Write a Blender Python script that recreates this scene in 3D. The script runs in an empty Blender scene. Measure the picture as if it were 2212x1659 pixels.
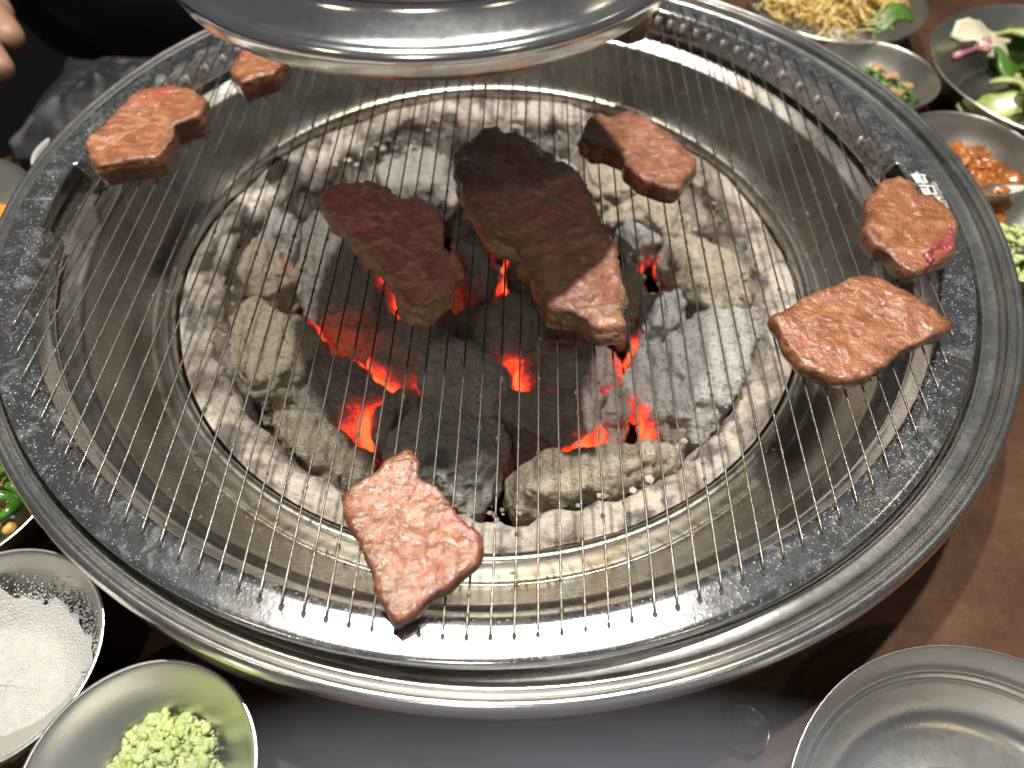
import bpy, bmesh, math, random
import numpy as np
from mathutils import Matrix, Vector

# ------------------------------------------------------------------ units
# Everything below is written in "grill radii" (radius of the circle of wire
# holes in the grate) and scaled to metres by K.
K = 0.18
sc = bpy.context.scene
COL = sc.collection

# ------------------------------------------------------------------ camera
CAMP = np.array([0.0710509, -1.34388317, 1.08787534])
CR = np.array([0.99966949, 0.02364395, 0.01009285])
CU = np.array([-0.02501267, 0.80384693, 0.59431009])
CF = np.array([-0.00593873, 0.59436612, -0.80417265])
FPX = 1590.0          # focal length in pixels of a 2212 px wide frame
cd = bpy.data.cameras.new('camera')
cam = bpy.data.objects.new('camera', cd)
COL.objects.link(cam)
M = Matrix(((CR[0], CU[0], -CF[0], CAMP[0] * K), (CR[1], CU[1], -CF[1], CAMP[1] * K),
            (CR[2], CU[2], -CF[2], CAMP[2] * K), (0, 0, 0, 1)))
cam.matrix_world = M
cd.sensor_width = 36
cd.lens = 36 * FPX / 2212
cd.clip_start = 0.005
cd.clip_end = 50
cd.dof.use_dof = True
cd.dof.focus_distance = 1.30 * K
cd.dof.aperture_fstop = (cd.lens / 1000) / (0.0165 * K)
cd.dof.aperture_blades = 7
sc.camera = cam

# ------------------------------------------------------------------ world, lamps, exposure
w = bpy.data.worlds.new('World')
sc.world = w
w.use_nodes = True
bg = w.node_tree.nodes['Background']
bg.inputs[0].default_value = (0.95, 0.97, 1.0, 1)
bg.inputs[1].default_value = 0.10


def lamp(name, p, r, power, col, target=(0, -0.1, 0), spread=180):
    L = bpy.data.lights.new(name, 'AREA')
    L.shape = 'DISK'
    L.size = 2 * r * K
    L.energy = power
    L.color = col
    L.spread = math.radians(spread)
    o = bpy.data.objects.new(name, L)
    COL.objects.link(o)
    o.location = Vector(p) * K
    d = (Vector(target) - Vector(p)).normalized()
    o.rotation_euler = d.to_track_quat('-Z', 'Y').to_euler()
    return o


lamp('ceiling_spot', (-0.98, 0.78, 6.0), 0.10, 2.6, (1.0, 0.94, 0.86), spread=78)
lamp('ceiling_spot', (0.80, 0.85, 6.0), 0.105, 2.6, (1.0, 0.94, 0.86), spread=78)
lamp('small_spot', (-1.2, 3.1, 14.0), 0.14, 3, (1.0, 0.90, 0.76))
lamp('small_spot', (0.35, 3.2, 14.0), 0.14, 3, (1.0, 0.90, 0.76))
lamp('room_fill_lamp', (-5.5, -4.0, 9.0), 0.4, 1.4, (1.0, 0.80, 0.50))
lamp('room_fill_lamp', (5.0, -5.0, 9.0), 0.4, 0.8, (1.0, 0.80, 0.50))
lamp('room_fill_lamp', (6.5, 3.5, 9.0), 0.4, 0.25, (1.0, 0.85, 0.6))
lamp('room_fill_lamp', (-0.6, -6.0, 8.5), 0.30, 4.2, (1.0, 0.90, 0.76))  # unseen camera-side fill, added to lift the hood's shadow

sc.view_settings.view_transform = 'Standard'
sc.view_settings.look = 'None'
sc.view_settings.exposure = 0
sc.view_settings.gamma = 1
sc.cycles.max_bounces = 8
sc.cycles.glossy_bounces = 6
sc.cycles.transmission_bounces = 6
sc.cycles.caustics_reflective = False
sc.cycles.caustics_refractive = False
sc.cycles.use_denoising = True
sc.cycles.sample_clamp_indirect = 4.0

random.seed(7)
RNG = np.random.default_rng(11)


# ------------------------------------------------------------------ helpers
def at(px, py, z=0.0):
    """A point on the horizontal plane z that the photograph shows at (px, py)."""
    d = CF + (px - 1106) / FPX * CR - (py - 829.5) / FPX * CU
    t = (z - CAMP[2]) / d[2]
    return CAMP + t * d


def hash3(i, j, k, seed):
    n = (i.astype(np.int64) * 374761393 + j.astype(np.int64) * 668265263 + k.astype(np.int64) * 2147483647 + seed * 144665) & 0x7fffffff
    n = (n ^ (n >> 13)) * 1274126177 & 0x7fffffff
    n = (n ^ (n >> 16)) & 0xffff
    return n / 65535.0 * 2 - 1


def vnoise(P, freq, seed=0):
    Q = np.asarray(P, float) * freq + 37.3
    I = np.floor(Q)
    F = Q - I
    F = F * F * (3 - 2 * F)
    I = I.astype(np.int64)
    out = 0
    for a in (0, 1):
        for b in (0, 1):
            for c in (0, 1):
                wgt = (F[:, 0] if a else 1 - F[:, 0]) * (F[:, 1] if b else 1 - F[:, 1]) * (F[:, 2] if c else 1 - F[:, 2])
                out = out + wgt * hash3(I[:, 0] + a, I[:, 1] + b, I[:, 2] + c, seed)
    return out


def fbm(P, freq, seed=0, octs=3, gain=0.5):
    s, a = 0, 1.0
    for o in range(octs):
        s = s + a * vnoise(P, freq * 2 ** o, seed + o * 17)
        a *= gain
    return s


def tag(o, label=None, cat=None, group=None, kind=None):
    if label: o['label'] = label
    if cat: o['category'] = cat
    if group: o['group'] = group
    if kind: o['kind'] = kind
    return o


def mesh(name, V, F, mat, smooth=True, origin=(0, 0, 0)):
    me = bpy.data.meshes.new(name)
    V = (np.asarray(V, float) - np.asarray(origin, float)) * K
    me.from_pydata([tuple(v) for v in V.tolist()], [], [tuple(f) for f in F])
    if smooth:
        me.polygons.foreach_set('use_smooth', [True] * len(me.polygons))
    me.update()
    if mat: me.materials.append(mat)
    return me


def obj(name, V, F, mat, parent=None, smooth=True, origin=None):
    """A mesh object; V in grill radii, absolute. A child is placed relative to its parent's origin."""
    po = np.zeros(3)
    if parent is not None:
        po = np.array(parent['_o'])
    o0 = np.asarray(origin if origin is not None else (po if parent is not None else np.mean(np.asarray(V, float), 0)), float)
    o = bpy.data.objects.new(name, mesh(name, V, F, mat, smooth, o0))
    COL.objects.link(o)
    o['_o'] = [float(x) for x in o0]
    o.location = Vector(o0 - po) * K
    if parent is not None:
        o.parent = parent
    return o


def empty(name, p):
    o = bpy.data.objects.new(name, None)
    COL.objects.link(o)
    o.empty_display_size = 0.01
    o.location = Vector(p) * K
    o['_o'] = [float(x) for x in p]
    return o


def lathe(profile, segs=128, c=(0, 0), closed=False, jit=0.0):
    pr = np.array(profile, float)
    n = len(pr)
    a = np.linspace(0, 2 * np.pi, segs, endpoint=False)
    V = np.zeros((segs, n, 3))
    V[:, :, 0] = c[0] + pr[None, :, 0] * np.cos(a)[:, None]
    V[:, :, 1] = c[1] + pr[None, :, 0] * np.sin(a)[:, None]
    V[:, :, 2] = pr[None, :, 1]
    F = []
    m = n if closed else n - 1
    for s in range(segs):
        t = (s + 1) % segs
        for i in range(m):
            j = (i + 1) % n
            F.append((s * n + i, t * n + i, t * n + j, s * n + j))
    return V.reshape(-1, 3), F


def smooth_profile(pts, per=5):
    """Catmull-Rom through profile points."""
    P = np.array([pts[0]] + list(pts) + [pts[-1]], float)
    out = []
    for i in range(1, len(P) - 2):
        for t in np.linspace(0, 1, per, endpoint=False):
            p0, p1, p2, p3 = P[i - 1:i + 3]
            out.append(0.5 * (2 * p1 + (p2 - p0) * t + (2 * p0 - 5 * p1 + 4 * p2 - p3) * t * t + (3 * p1 - p0 - 3 * p2 + p3) * t ** 3))
    out.append(P[-2])
    return [tuple(p) for p in out]


def tube(path, r, n=8, caps=True):
    P = np.array(path, float)
    rr = np.broadcast_to(np.asarray(r, float), (len(P),))
    T = np.gradient(P, axis=0)
    T /= np.linalg.norm(T, axis=1)[:, None] + 1e-12
    up = np.array([0.31, 0.17, 0.93])
    A = np.cross(T, up); A /= np.linalg.norm(A, axis=1)[:, None] + 1e-12
    B = np.cross(T, A)
    th = np.linspace(0, 2 * np.pi, n, endpoint=False)
    V = (P[:, None] + rr[:, None, None] * (np.cos(th)[None, :, None] * A[:, None] + np.sin(th)[None, :, None] * B[:, None])).reshape(-1, 3)
    F = []
    for i in range(len(P) - 1):
        for k in range(n):
            l = (k + 1) % n
            F.append((i * n + k, i * n + l, (i + 1) * n + l, (i + 1) * n + k))
    if caps:
        F.append(tuple(range(n))[::-1])
        F.append(tuple((len(P) - 1) * n + k for k in range(n)))
    return V, F


class MB:
    def __init__(s): s.V = []; s.F = []; s.n = 0
    def add(s, V, F):
        V = np.asarray(V, float)
        s.V.append(V); n = s.n
        s.F += [tuple(i + n for i in f) for f in F]
        s.n += len(V)
    def build(s, name, mat, parent=None, **k):
        return obj(name, np.concatenate(s.V), s.F, mat, parent, **k)


def _ico(sub):
    b = bmesh.new(); bmesh.ops.create_icosphere(b, subdivisions=sub, radius=1)
    V = np.array([v.co[:] for v in b.verts]); F = [tuple(v.index for v in f.verts) for f in b.faces]
    b.free(); return V, F


ICO1, ICO2, ICO3 = _ico(1), _ico(2), _ico(3)


def chaikin(P, it=1):
    P = np.asarray(P, float)
    for _ in range(it):
        Q = np.roll(P, -1, 0)
        P = np.stack([0.78 * P + 0.22 * Q, 0.22 * P + 0.78 * Q], 1).reshape(-1, P.shape[1])
    return P


def slab(outline, zb, zt, vox, taper=0.86, rounds=4, tilt=(0, 0), btaper=0.9, it=1, cuts=0, seed=0):
    """A solid block with the given outline (xy at its widest), voxel-remeshed and softened."""
    P = chaikin(outline, it)[:, :2]
    area = 0.5 * np.sum(P[:, 0] * np.roll(P[:, 1], -1) - np.roll(P[:, 0], -1) * P[:, 1])
    if area < 0: P = P[::-1]
    c = P.mean(0)
    n = len(P)
    zm = zb + 0.55 * (zt - zb)
    b = bmesh.new()
    dz = (P - c) @ np.array(tilt)
    lo = [b.verts.new((*(c + (p - c) * btaper), zb)) for p in P]
    mi = [b.verts.new((p[0], p[1], zm + 0.6 * d)) for p, d in zip(P, dz)]
    hi = [b.verts.new((*(c + (p - c) * taper), zt + d)) for p, d in zip(P, dz)]
    for A, B in ((lo, mi), (mi, hi)):
        for i in range(n):
            j = (i + 1) % n
            b.faces.new((A[i], A[j], B[j], B[i]))
    f1 = b.faces.new(lo[::-1]); f2 = b.faces.new(hi)
    bmesh.ops.triangulate(b, faces=[f1, f2], ngon_method='EAR_CLIP')
    rg = random.Random(seed)
    cc = np.array([c[0], c[1], 0.5 * (zb + zt)])
    for k in range(cuts):
        a_ = 2 * math.pi * (k + rg.uniform(-.3, .3)) / cuts
        nn_ = np.array([math.cos(a_), math.sin(a_), rg.uniform(0.5, 1.6)]); nn_ /= np.linalg.norm(nn_)
        ext = max(float((np.array(v.co) - cc) @ nn_) for v in b.verts)
        q_ = cc + nn_ * ext * rg.uniform(0.68, 0.86)
        bmesh.ops.bisect_plane(b, geom=b.verts[:] + b.edges[:] + b.faces[:], plane_co=q_, plane_no=nn_, clear_outer=True)
        bmesh.ops.holes_fill(b, edges=[e for e in b.edges if e.is_boundary], sides=0)
    me = bpy.data.meshes.new('tmp'); b.to_mesh(me); b.free()
    o = bpy.data.objects.new('tmp', me); COL.objects.link(o)
    m = o.modifiers.new('r', 'REMESH'); m.mode = 'VOXEL'; m.voxel_size = vox
    s = o.modifiers.new('s', 'SMOOTH'); s.factor = 0.5; s.iterations = rounds
    dg = bpy.context.evaluated_depsgraph_get(); dg.update()
    ev = o.evaluated_get(dg); m2 = ev.to_mesh()
    V = np.zeros(len(m2.vertices) * 3); m2.vertices.foreach_get('co', V); V = V.reshape(-1, 3)
    N = np.zeros(len(V) * 3); m2.vertex_normals.foreach_get('vector', N); N = N.reshape(-1, 3)
    F = [tuple(p.vertices) for p in m2.polygons]
    ev.to_mesh_clear()
    bpy.data.objects.remove(o); bpy.data.meshes.remove(me)
    return V, N, F


# ------------------------------------------------------------------ materials
class NT:
    def __init__(s, name):
        s.m = bpy.data.materials.new(name); s.m.use_nodes = True
        s.t = s.m.node_tree; s.b = s.t.nodes['Principled BSDF']
        s.co = s.t.nodes.new('ShaderNodeTexCoord')
        s.mp = s.t.nodes.new('ShaderNodeMapping'); s.mp.inputs['Scale'].default_value = (1 / K,) * 3
        s.t.links.new(s.co.outputs['Object'], s.mp.inputs['Vector'])
        s.vec = s.mp.outputs[0]
    def n(s, t, **kw):
        x = s.t.nodes.new(t)
        for k, v in kw.items(): setattr(x, k, v)
        return x
    def l(s, a, b): s.t.links.new(a, b)
    def rand_offset(s):
        oi = s.n('ShaderNodeObjectInfo'); v = s.n('ShaderNodeVectorMath', operation='SCALE'); a = s.n('ShaderNodeVectorMath', operation='ADD')
        c = s.n('ShaderNodeCombineXYZ')
        for i in range(3): s.l(oi.outputs['Random'], c.inputs[i])
        s.l(c.outputs[0], v.inputs[0]); v.inputs['Scale'].default_value = 31.7
        s.l(s.vec, a.inputs[0]); s.l(v.outputs[0], a.inputs[1]); s.vec = a.outputs[0]
    def noise(s, scale, detail=4, rough=0.55, dist=0.0, vec=None):
        x = s.n('ShaderNodeTexNoise'); x.inputs['Scale'].default_value = scale; x.inputs['Detail'].default_value = detail
        x.inputs['Roughness'].default_value = rough; x.inputs['Distortion'].default_value = dist
        s.l(vec or s.vec, x.inputs['Vector']); return x.outputs['Fac']
    def voro(s, scale, feature='F1', vec=None):
        x = s.n('ShaderNodeTexVoronoi', feature=feature); x.inputs['Scale'].default_value = scale
        s.l(vec or s.vec, x.inputs['Vector']); return x.outputs['Distance']
    def stretch(s, sx, sy, sz, rot=(0, 0, 0)):
        m = s.n('ShaderNodeMapping'); m.inputs['Scale'].default_value = (sx, sy, sz); m.inputs['Rotation'].default_value = rot
        s.l(s.vec, m.inputs['Vector']); return m.outputs[0]
    def ramp(s, fac, stops, interp='LINEAR'):
        x = s.n('ShaderNodeValToRGB'); e = x.color_ramp.elements; x.color_ramp.interpolation = interp
        while len(e) < len(stops): e.new(0.5)
        for el, (p, c) in zip(e, stops):
            el.position = p; el.color = (*c, 1) if len(c) == 3 else c
        s.l(fac, x.inputs[0]); return x.outputs[0]
    def rng(s, fac, a, b, c, d):
        x = s.n('ShaderNodeMapRange'); x.inputs[1].default_value = a; x.inputs[2].default_value = b; x.inputs[3].default_value = c; x.inputs[4].default_value = d
        s.l(fac, x.inputs[0]); return x.outputs[0]
    def mix(s, fac, a, b):
        x = s.n('ShaderNodeMix', data_type='RGBA')
        if isinstance(fac, (int, float)): x.inputs[0].default_value = fac
        else: s.l(fac, x.inputs[0])
        for v, i in ((a, 6), (b, 7)):
            if isinstance(v, tuple): x.inputs[i].default_value = (*v, 1)
            else: s.l(v, x.inputs[i])
        return x.outputs[2]
    def math(s, op, a, b=None):
        x = s.n('ShaderNodeMath', operation=op)
        for i, v in enumerate((a, b)):
            if v is None: continue
            if isinstance(v, (int, float)): x.inputs[i].default_value = v
            else: s.l(v, x.inputs[i])
        return x.outputs[0]
    def bump(s, h, strength, dist, prev=None):
        x = s.n('ShaderNodeBump'); x.inputs['Strength'].default_value = strength; x.inputs['Distance'].default_value = dist * K
        s.l(h, x.inputs['Height'])
        if prev is not None: s.l(prev, x.inputs['Normal'])
        return x.outputs[0]
    def set(s, **kw):
        for k, v in kw.items():
            i = s.b.inputs[k.replace('_', ' ')]
            if isinstance(v, (int, float)): i.default_value = v
            elif isinstance(v, tuple): i.default_value = (*v, 1) if len(i.default_value) == 4 else v
            else: s.l(v, i)
        return s


def steel(name, base=(0.66, 0.64, 0.60), r0=0.12, r1=0.28, scr=0.15, speck=0.0, stain=None, dust=0.0):
    t = NT(name)
    n1 = t.noise(5, 5, 0.6); n2 = t.noise(60, 4, 0.7)
    sv = t.stretch(900, 30, 30, (0.2, 0.1, 0.7)); sc1 = t.noise(1.0, 2, 0.5, vec=sv)
    sv2 = t.stretch(25, 700, 25, (0.1, 0.3, -0.4)); sc2 = t.noise(1.0, 2, 0.5, vec=sv2)
    scr_h = t.math('ADD', sc1, sc2)
    rough = t.rng(t.math('ADD', t.math('MULTIPLY', n1, 0.7), t.math('MULTIPLY', n2, 0.3)), 0.3, 0.7, r0, r1)
    nrm = t.bump(scr_h, scr, 0.0006)
    if speck:
        n3 = t.noise(170, 3, 0.75); v = t.voro(120)
        h = t.math('ADD', n3, t.rng(v, 0.0, 0.35, 1.0, 0.0))
        nrm = t.bump(h, speck, 0.004, nrm)
    col = base
    if stain:
        col = t.mix(t.rng(t.noise(9, 6, 0.65, 0.6), 0.46, 0.68, 0, 1), base, stain)
    metal = 1.0
    if dust:
        x = t.n('ShaderNodeTexVoronoi'); x.inputs['Scale'].default_value = 240; t.l(t.vec, x.inputs['Vector'])
        sep = t.n('ShaderNodeSeparateColor'); t.l(x.outputs['Color'], sep.inputs[0])
        size = t.rng(sep.outputs[0], 0.15, 1.0, 0.0, 0.34)
        dot = t.math('LESS_THAN', x.outputs['Distance'], size)
        dens = t.rng(t.noise(7, 5, 0.7), 0.30, 0.55, 0.15 * dust, dust)
        m = t.math('MULTIPLY', dot, dens)
        smear = t.math('MULTIPLY', t.rng(t.noise(24, 6, 0.75, 0.8), 0.50, 0.75, 0, 0.6), dens)
        m = t.math('MAXIMUM', m, smear)
        m = t.math('MULTIPLY', m, t.rng(sep.outputs[1], 0, 1, 0.3, 1))
        col = t.mix(m, base, (0.74, 0.73, 0.70))
        metal = t.math('SUBTRACT', 1.0, t.math('MULTIPLY', m, 0.8))
    t.set(Base_Color=col, Metallic=metal, Roughness=rough, Normal=nrm)
    return t.m


M_PLATE = steel('grate_plate_steel', (0.72, 0.72, 0.72), 0.09, 0.165, 0.08, speck=0.04, dust=0.9)
M_RIM = steel('rim_steel', (0.72, 0.71, 0.68), 0.15, 0.26, 0.08, speck=0.02, dust=0.25)
M_BOWL = steel('fire_bowl_steel', (0.47, 0.455, 0.42), 0.20, 0.34, 0.06, speck=0.02, stain=(0.36, 0.32, 0.25))
M_HOOD = steel('hood_chrome', (0.78, 0.78, 0.79), 0.10, 0.20, 0.08)
M_DISH = steel('dish_steel', (0.68, 0.67, 0.62), 0.26, 0.38, 0.08)
M_DISH2 = steel('brushed_dish_steel', (0.62, 0.61, 0.59), 0.22, 0.34, 0.10)


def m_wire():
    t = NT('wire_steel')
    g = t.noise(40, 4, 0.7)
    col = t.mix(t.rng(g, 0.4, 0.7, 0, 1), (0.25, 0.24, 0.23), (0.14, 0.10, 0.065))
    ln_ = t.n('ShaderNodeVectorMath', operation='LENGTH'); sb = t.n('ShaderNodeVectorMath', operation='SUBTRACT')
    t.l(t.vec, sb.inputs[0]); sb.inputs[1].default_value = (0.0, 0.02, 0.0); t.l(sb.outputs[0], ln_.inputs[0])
    centre_shade = t.rng(t.math('ADD', ln_.outputs['Value'], t.math('MULTIPLY', g, 0.2)), 0.64, 0.98, 1.0, 0.0)   # darkness of the shaded centre wires painted into their colour
    col = t.mix(centre_shade, col, (0.035, 0.032, 0.030))
    t.set(Base_Color=col, Metallic=t.math('SUBTRACT', 1.0, t.math('MULTIPLY', centre_shade, 0.6)), Roughness=t.math('ADD', t.rng(g, 0.3, 0.7, 0.26, 0.44), t.math('MULTIPLY', centre_shade, 0.15)), Normal=t.bump(t.noise(160, 3), 0.5, 0.002))
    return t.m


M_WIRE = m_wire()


def m_simple(name, col, rough=0.5, metallic=0.0, **kw):
    t = NT(name)
    n = t.noise(30, 4, 0.6)
    c2 = tuple(x * 0.7 for x in col)
    t.set(Base_Color=t.mix(n, col, c2), Roughness=rough, Metallic=metallic, **kw)
    return t.m


M_NUB = m_simple('bright_wire_tip', (0.92, 0.92, 0.90), 0.30, 0.45)
M_BLACK = m_simple('black_hole', (0.012, 0.012, 0.012), 0.6)
M_HOUSING = m_simple('black_housing', (0.02, 0.02, 0.021), 0.45)


def m_grease():
    t = NT('amber_grease')
    t.set(Base_Color=(0.80, 0.63, 0.36), Roughness=0.04, Transmission_Weight=0.9, IOR=1.45)
    return t.m


def m_clear():
    t = NT('clear_grease')
    t.set(Base_Color=(0.92, 0.86, 0.70), Roughness=0.05, Transmission_Weight=0.9, IOR=1.42)
    return t.m


M_GREASE = m_grease(); M_CLEAR = m_clear()


def m_liner():
    t = NT('ash_coated_liner')
    a = t.noise(7, 6, 0.65, 0.5); b = t.noise(60, 5, 0.7); d = t.noise(13, 5, 0.6, 0.3)
    col = t.ramp(a, [(0.32, (0.10, 0.075, 0.06)), (0.44, (0.27, 0.225, 0.185)), (0.56, (0.46, 0.415, 0.365)), (0.72, (0.54, 0.46, 0.37))])
    col = t.mix(t.rng(d, 0.51, 0.62, 0, 0.85), col, (0.07, 0.062, 0.06))
    col = t.mix(t.rng(t.noise(110, 3, 0.8), 0.54, 0.66, 0, 0.5), col, (0.12, 0.10, 0.085))
    t.set(Base_Color=col, Roughness=0.9, Normal=t.bump(t.math('ADD', t.math('MULTIPLY', a, 2.0), t.math('MULTIPLY', b, 0.5)), 0.7, 0.02))
    return t.m


M_LINER = m_liner()


def m_coal(name, ash, dark, darkness):
    t = NT(name); t.rand_offset()
    oi = t.n('ShaderNodeObjectInfo')
    big = t.noise(8, 6, 0.65, 0.4); fine = t.noise(150, 5, 0.8); mid = t.noise(42, 6, 0.75)
    g = t.stretch(14, 120, 60, (0.4, 0.2, 0.5)); grain = t.noise(1.0, 4, 0.6, 1.0, vec=g)
    m = t.math('ADD', t.math('MULTIPLY', big, 0.55), t.math('ADD', t.math('MULTIPLY', mid, 0.36), t.math('MULTIPLY', fine, 0.36)))
    base = t.ramp(t.math('ADD', m, darkness), [(0.52, dark), (0.59, tuple(0.45 * a + 0.55 * d for a, d in zip(ash, dark))), (0.68, ash), (0.82, tuple(min(1, a * 1.15) for a in ash))])
    sp = t.noise(120, 3, 0.85); base = t.mix(t.rng(sp, 0.53, 0.64, 0, 0.85), base, dark); base = t.mix(t.rng(t.noise(95, 3, 0.8), 0.56, 0.68, 0, 0.6), base, tuple(min(1, a * 1.3) for a in ash))
    # a hot lump burns off its ash and glows
    at_ = t.n('ShaderNodeAttribute', attribute_name='hotness')
    heat = at_.outputs['Fac']
    hn = t.math('MULTIPLY', heat, t.rng(mid, 0.25, 0.6, 0.75, 1.15))
    hn = t.math('MULTIPLY', hn, t.rng(grain, 0.3, 0.6, 0.8, 1.1))
    glow = t.ramp(hn, [(0.22, (0, 0, 0)), (0.38, (0.14, 0.005, 0.005)), (0.54, (0.80, 0.035, 0.014)), (0.75, (1.0, 0.075, 0.022)), (0.98, (1.0, 0.15, 0.045))])
    base = t.mix(t.rng(heat, 0.2, 0.7, 0, 0.85), base, (0.10, 0.03, 0.03))
    h = t.math('ADD', t.math('MULTIPLY', mid, 1.0), t.math('ADD', t.math('MULTIPLY', fine, 0.8), t.math('MULTIPLY', grain, 0.9)))
    t.set(Base_Color=base, Roughness=0.95, Specular_IOR_Level=0.1, Normal=t.bump(h, 1.0, 0.012), Emission_Color=glow, Emission_Strength=1.75)
    return t.m


M_COAL = {
    'deep': m_coal('shaded_gap_charcoal', (0.12, 0.11, 0.10), (0.015, 0.015, 0.015), -0.02),  # darker copy for buried lumps, shade of the gaps put into its albedo
    'tan': m_coal('tan_ash_charcoal', (0.56, 0.49, 0.38), (0.12, 0.10, 0.09), 0.14),
    'grey': m_coal('grey_ash_charcoal', (0.60, 0.59, 0.56), (0.085, 0.085, 0.087), 0.13),
    'dark': m_coal('dark_charcoal', (0.44, 0.41, 0.37), (0.040, 0.038, 0.036), 0.08),
    'red': m_coal('rosy_charcoal', (0.48, 0.41, 0.38), (0.08, 0.06, 0.055), 0.10),
}


def m_meat(name, brown, pink, fat, amt, rough=0.28, bscale=26.0, dark=(0.075, 0.026, 0.014)):
    t = NT(name); t.rand_offset()
    a = t.noise(6, 5, 0.6, 0.8); b = t.noise(28, 5, 0.65, 0.6); c = t.noise(90, 4, 0.7)
    st = t.stretch(16, 62, 40, (0, 0, 0.7)); fib = t.noise(1.0, 5, 0.65, 1.4, vec=st)
    vein = t.voro(9, 'DISTANCE_TO_EDGE')
    col = t.mix(t.rng(a, 0.40, 0.62, 0, amt), brown, pink)
    col = t.mix(t.rng(fib, 0.44, 0.62, 0, 0.75), col, tuple(x * 0.50 for x in brown))
    col = t.mix(t.rng(b, 0.52, 0.70, 0, 0.45), col, fat)
    col = t.mix(t.math('MULTIPLY', t.rng(vein, 0.0, 0.05, 0.55, 0), t.rng(a, 0.45, 0.6, 0, 1)), col, fat)
    red = t.rng(t.noise(5, 3, 0.5), 0.66, 0.72, 0, 0.75)
    col = t.mix(red, col, (0.40, 0.05, 0.055))
    sear = t.n('ShaderNodeAttribute', attribute_name='sear').outputs['Fac']
    sr = t.math('MULTIPLY', sear, t.rng(b, 0.3, 0.65, 1.25, 0.45))
    col = t.mix(t.rng(sr, 0.2, 0.9, 0, 0.85), col, dark)
    w1 = t.noise(bscale * 2.2, 3, 0.55, 0.6); w2 = t.voro(bscale * 3.2, 'SMOOTH_F1')
    h = t.math('ADD', t.math('MULTIPLY', fib, 0.8), t.math('ADD', t.math('MULTIPLY', w1, 0.8), t.math('MULTIPLY', w2, 0.5)))
    nrm = t.bump(h, 1.0, 0.0055)
    hc = t.math('ADD', t.math('MULTIPLY', w1, 1.0), t.math('ADD', t.math('MULTIPLY', w2, 0.5), t.math('MULTIPLY', c, 0.75)))
    nrm2 = t.bump(hc, 1.0, 0.0033)
    t.set(Base_Color=col, Roughness=t.rng(b, 0.3, 0.7, rough + 0.08, rough + 0.22), Specular_IOR_Level=0.28, Normal=nrm2, Subsurface_Weight=0.12,
          Subsurface_Radius=(0.6, 0.2, 0.1), Subsurface_Scale=0.02 * K, Coat_Weight=0.95, Coat_Roughness=0.115, Coat_IOR=1.5, Coat_Normal=nrm2)
    return t.m


M_MEAT = {
    'cooked': m_meat('seared_meat', (0.26, 0.095, 0.036), (0.37, 0.140, 0.080), (0.50, 0.28, 0.15), 0.7),
    'pinkish': m_meat('half_cooked_meat', (0.33, 0.14, 0.065), (0.47, 0.17, 0.13), (0.56, 0.34, 0.19), 0.8),
    'fat': m_meat('browned_fat', (0.34, 0.20, 0.085), (0.46, 0.27, 0.16), (0.55, 0.40, 0.24), 0.6, 0.25),
    'grill': m_meat('cooking_meat', (0.33, 0.17, 0.09), (0.46, 0.15, 0.12), (0.50, 0.33, 0.20), 0.9, 0.30, dark=(0.15, 0.085, 0.04)),
    'raw': m_meat('raw_red_meat', (0.40, 0.125, 0.105), (0.50, 0.135, 0.13), (0.62, 0.42, 0.30), 0.9, 0.24, dark=(0.36, 0.20, 0.11)),
    'edge': m_meat('raw_edge', (0.25, 0.03, 0.035), (0.34, 0.05, 0.06), (0.40, 0.16, 0.12), 0.9, 0.22),
}


def m_wood():
    t = NT('table_wood')
    g = t.stretch(3, 40, 10, (0, 0, 0.35)); a = t.noise(1.0, 6, 0.65, 0.6, vec=g); b = t.noise(3.0, 5, 0.6); c = t.noise(70, 3, 0.6)
    m = t.math('ADD', t.math('MULTIPLY', a, 0.18), t.math('ADD', t.math('MULTIPLY', b, 0.58), t.math('MULTIPLY', t.noise(28, 4, 0.7), 0.24)))
    col = t.ramp(m, [(0.34, (0.035, 0.014, 0.008)), (0.5, (0.075, 0.033, 0.017)), (0.66, (0.125, 0.060, 0.031))])
    t.set(Base_Color=col, Roughness=t.rng(c, 0.3, 0.7, 0.55, 0.7), Specular_IOR_Level=0.25, Normal=t.bump(c, 0.25, 0.004))
    return t.m


M_WOOD = m_wood()


def m_food(name, cols, scale, rough=0.35, bump=0.5, coat=0.3, sss=0.1):
    t = NT(name); t.rand_offset()
    n = t.noise(scale, 5, 0.6); f = t.noise(scale * 5, 4, 0.6)
    k = len(cols)
    t.set(Base_Color=t.ramp(n, [(0.3 + 0.4 * i / max(1, k - 1), c) for i, c in enumerate(cols)]), Roughness=rough,
          Normal=t.bump(f, bump, 0.01), Coat_Weight=coat, Coat_Roughness=0.15, Subsurface_Weight=sss, Subsurface_Scale=0.02 * K)
    return t.m


M_WASABI = m_food('wasabi_green', [(0.37, 0.45, 0.13), (0.47, 0.54, 0.21), (0.54, 0.59, 0.29)], 14, 0.5, 0.6, 0.1, 0.2)
M_SALT = m_food('salt_white', [(0.60, 0.59, 0.56), (0.70, 0.69, 0.66)], 60, 0.55, 0.8, 0.0, 0.2)
M_NOODLE = m_food('shredded_yellow', [(0.74, 0.52, 0.16), (0.88, 0.70, 0.32)], 6, 0.4, 0.2)
M_LEAF = m_food('leaf_green', [(0.03, 0.09, 0.012), (0.07, 0.17, 0.02), (0.13, 0.24, 0.04)], 8, 0.4, 0.5)
M_LETTUCE = m_food('pale_leaf', [(0.22, 0.30, 0.07), (0.42, 0.46, 0.17), (0.60, 0.60, 0.36)], 5, 0.4, 0.5)
M_CABBAGE = m_food('cabbage_white', [(0.60, 0.56, 0.40), (0.70, 0.67, 0.52)], 5, 0.4, 0.4)
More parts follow.
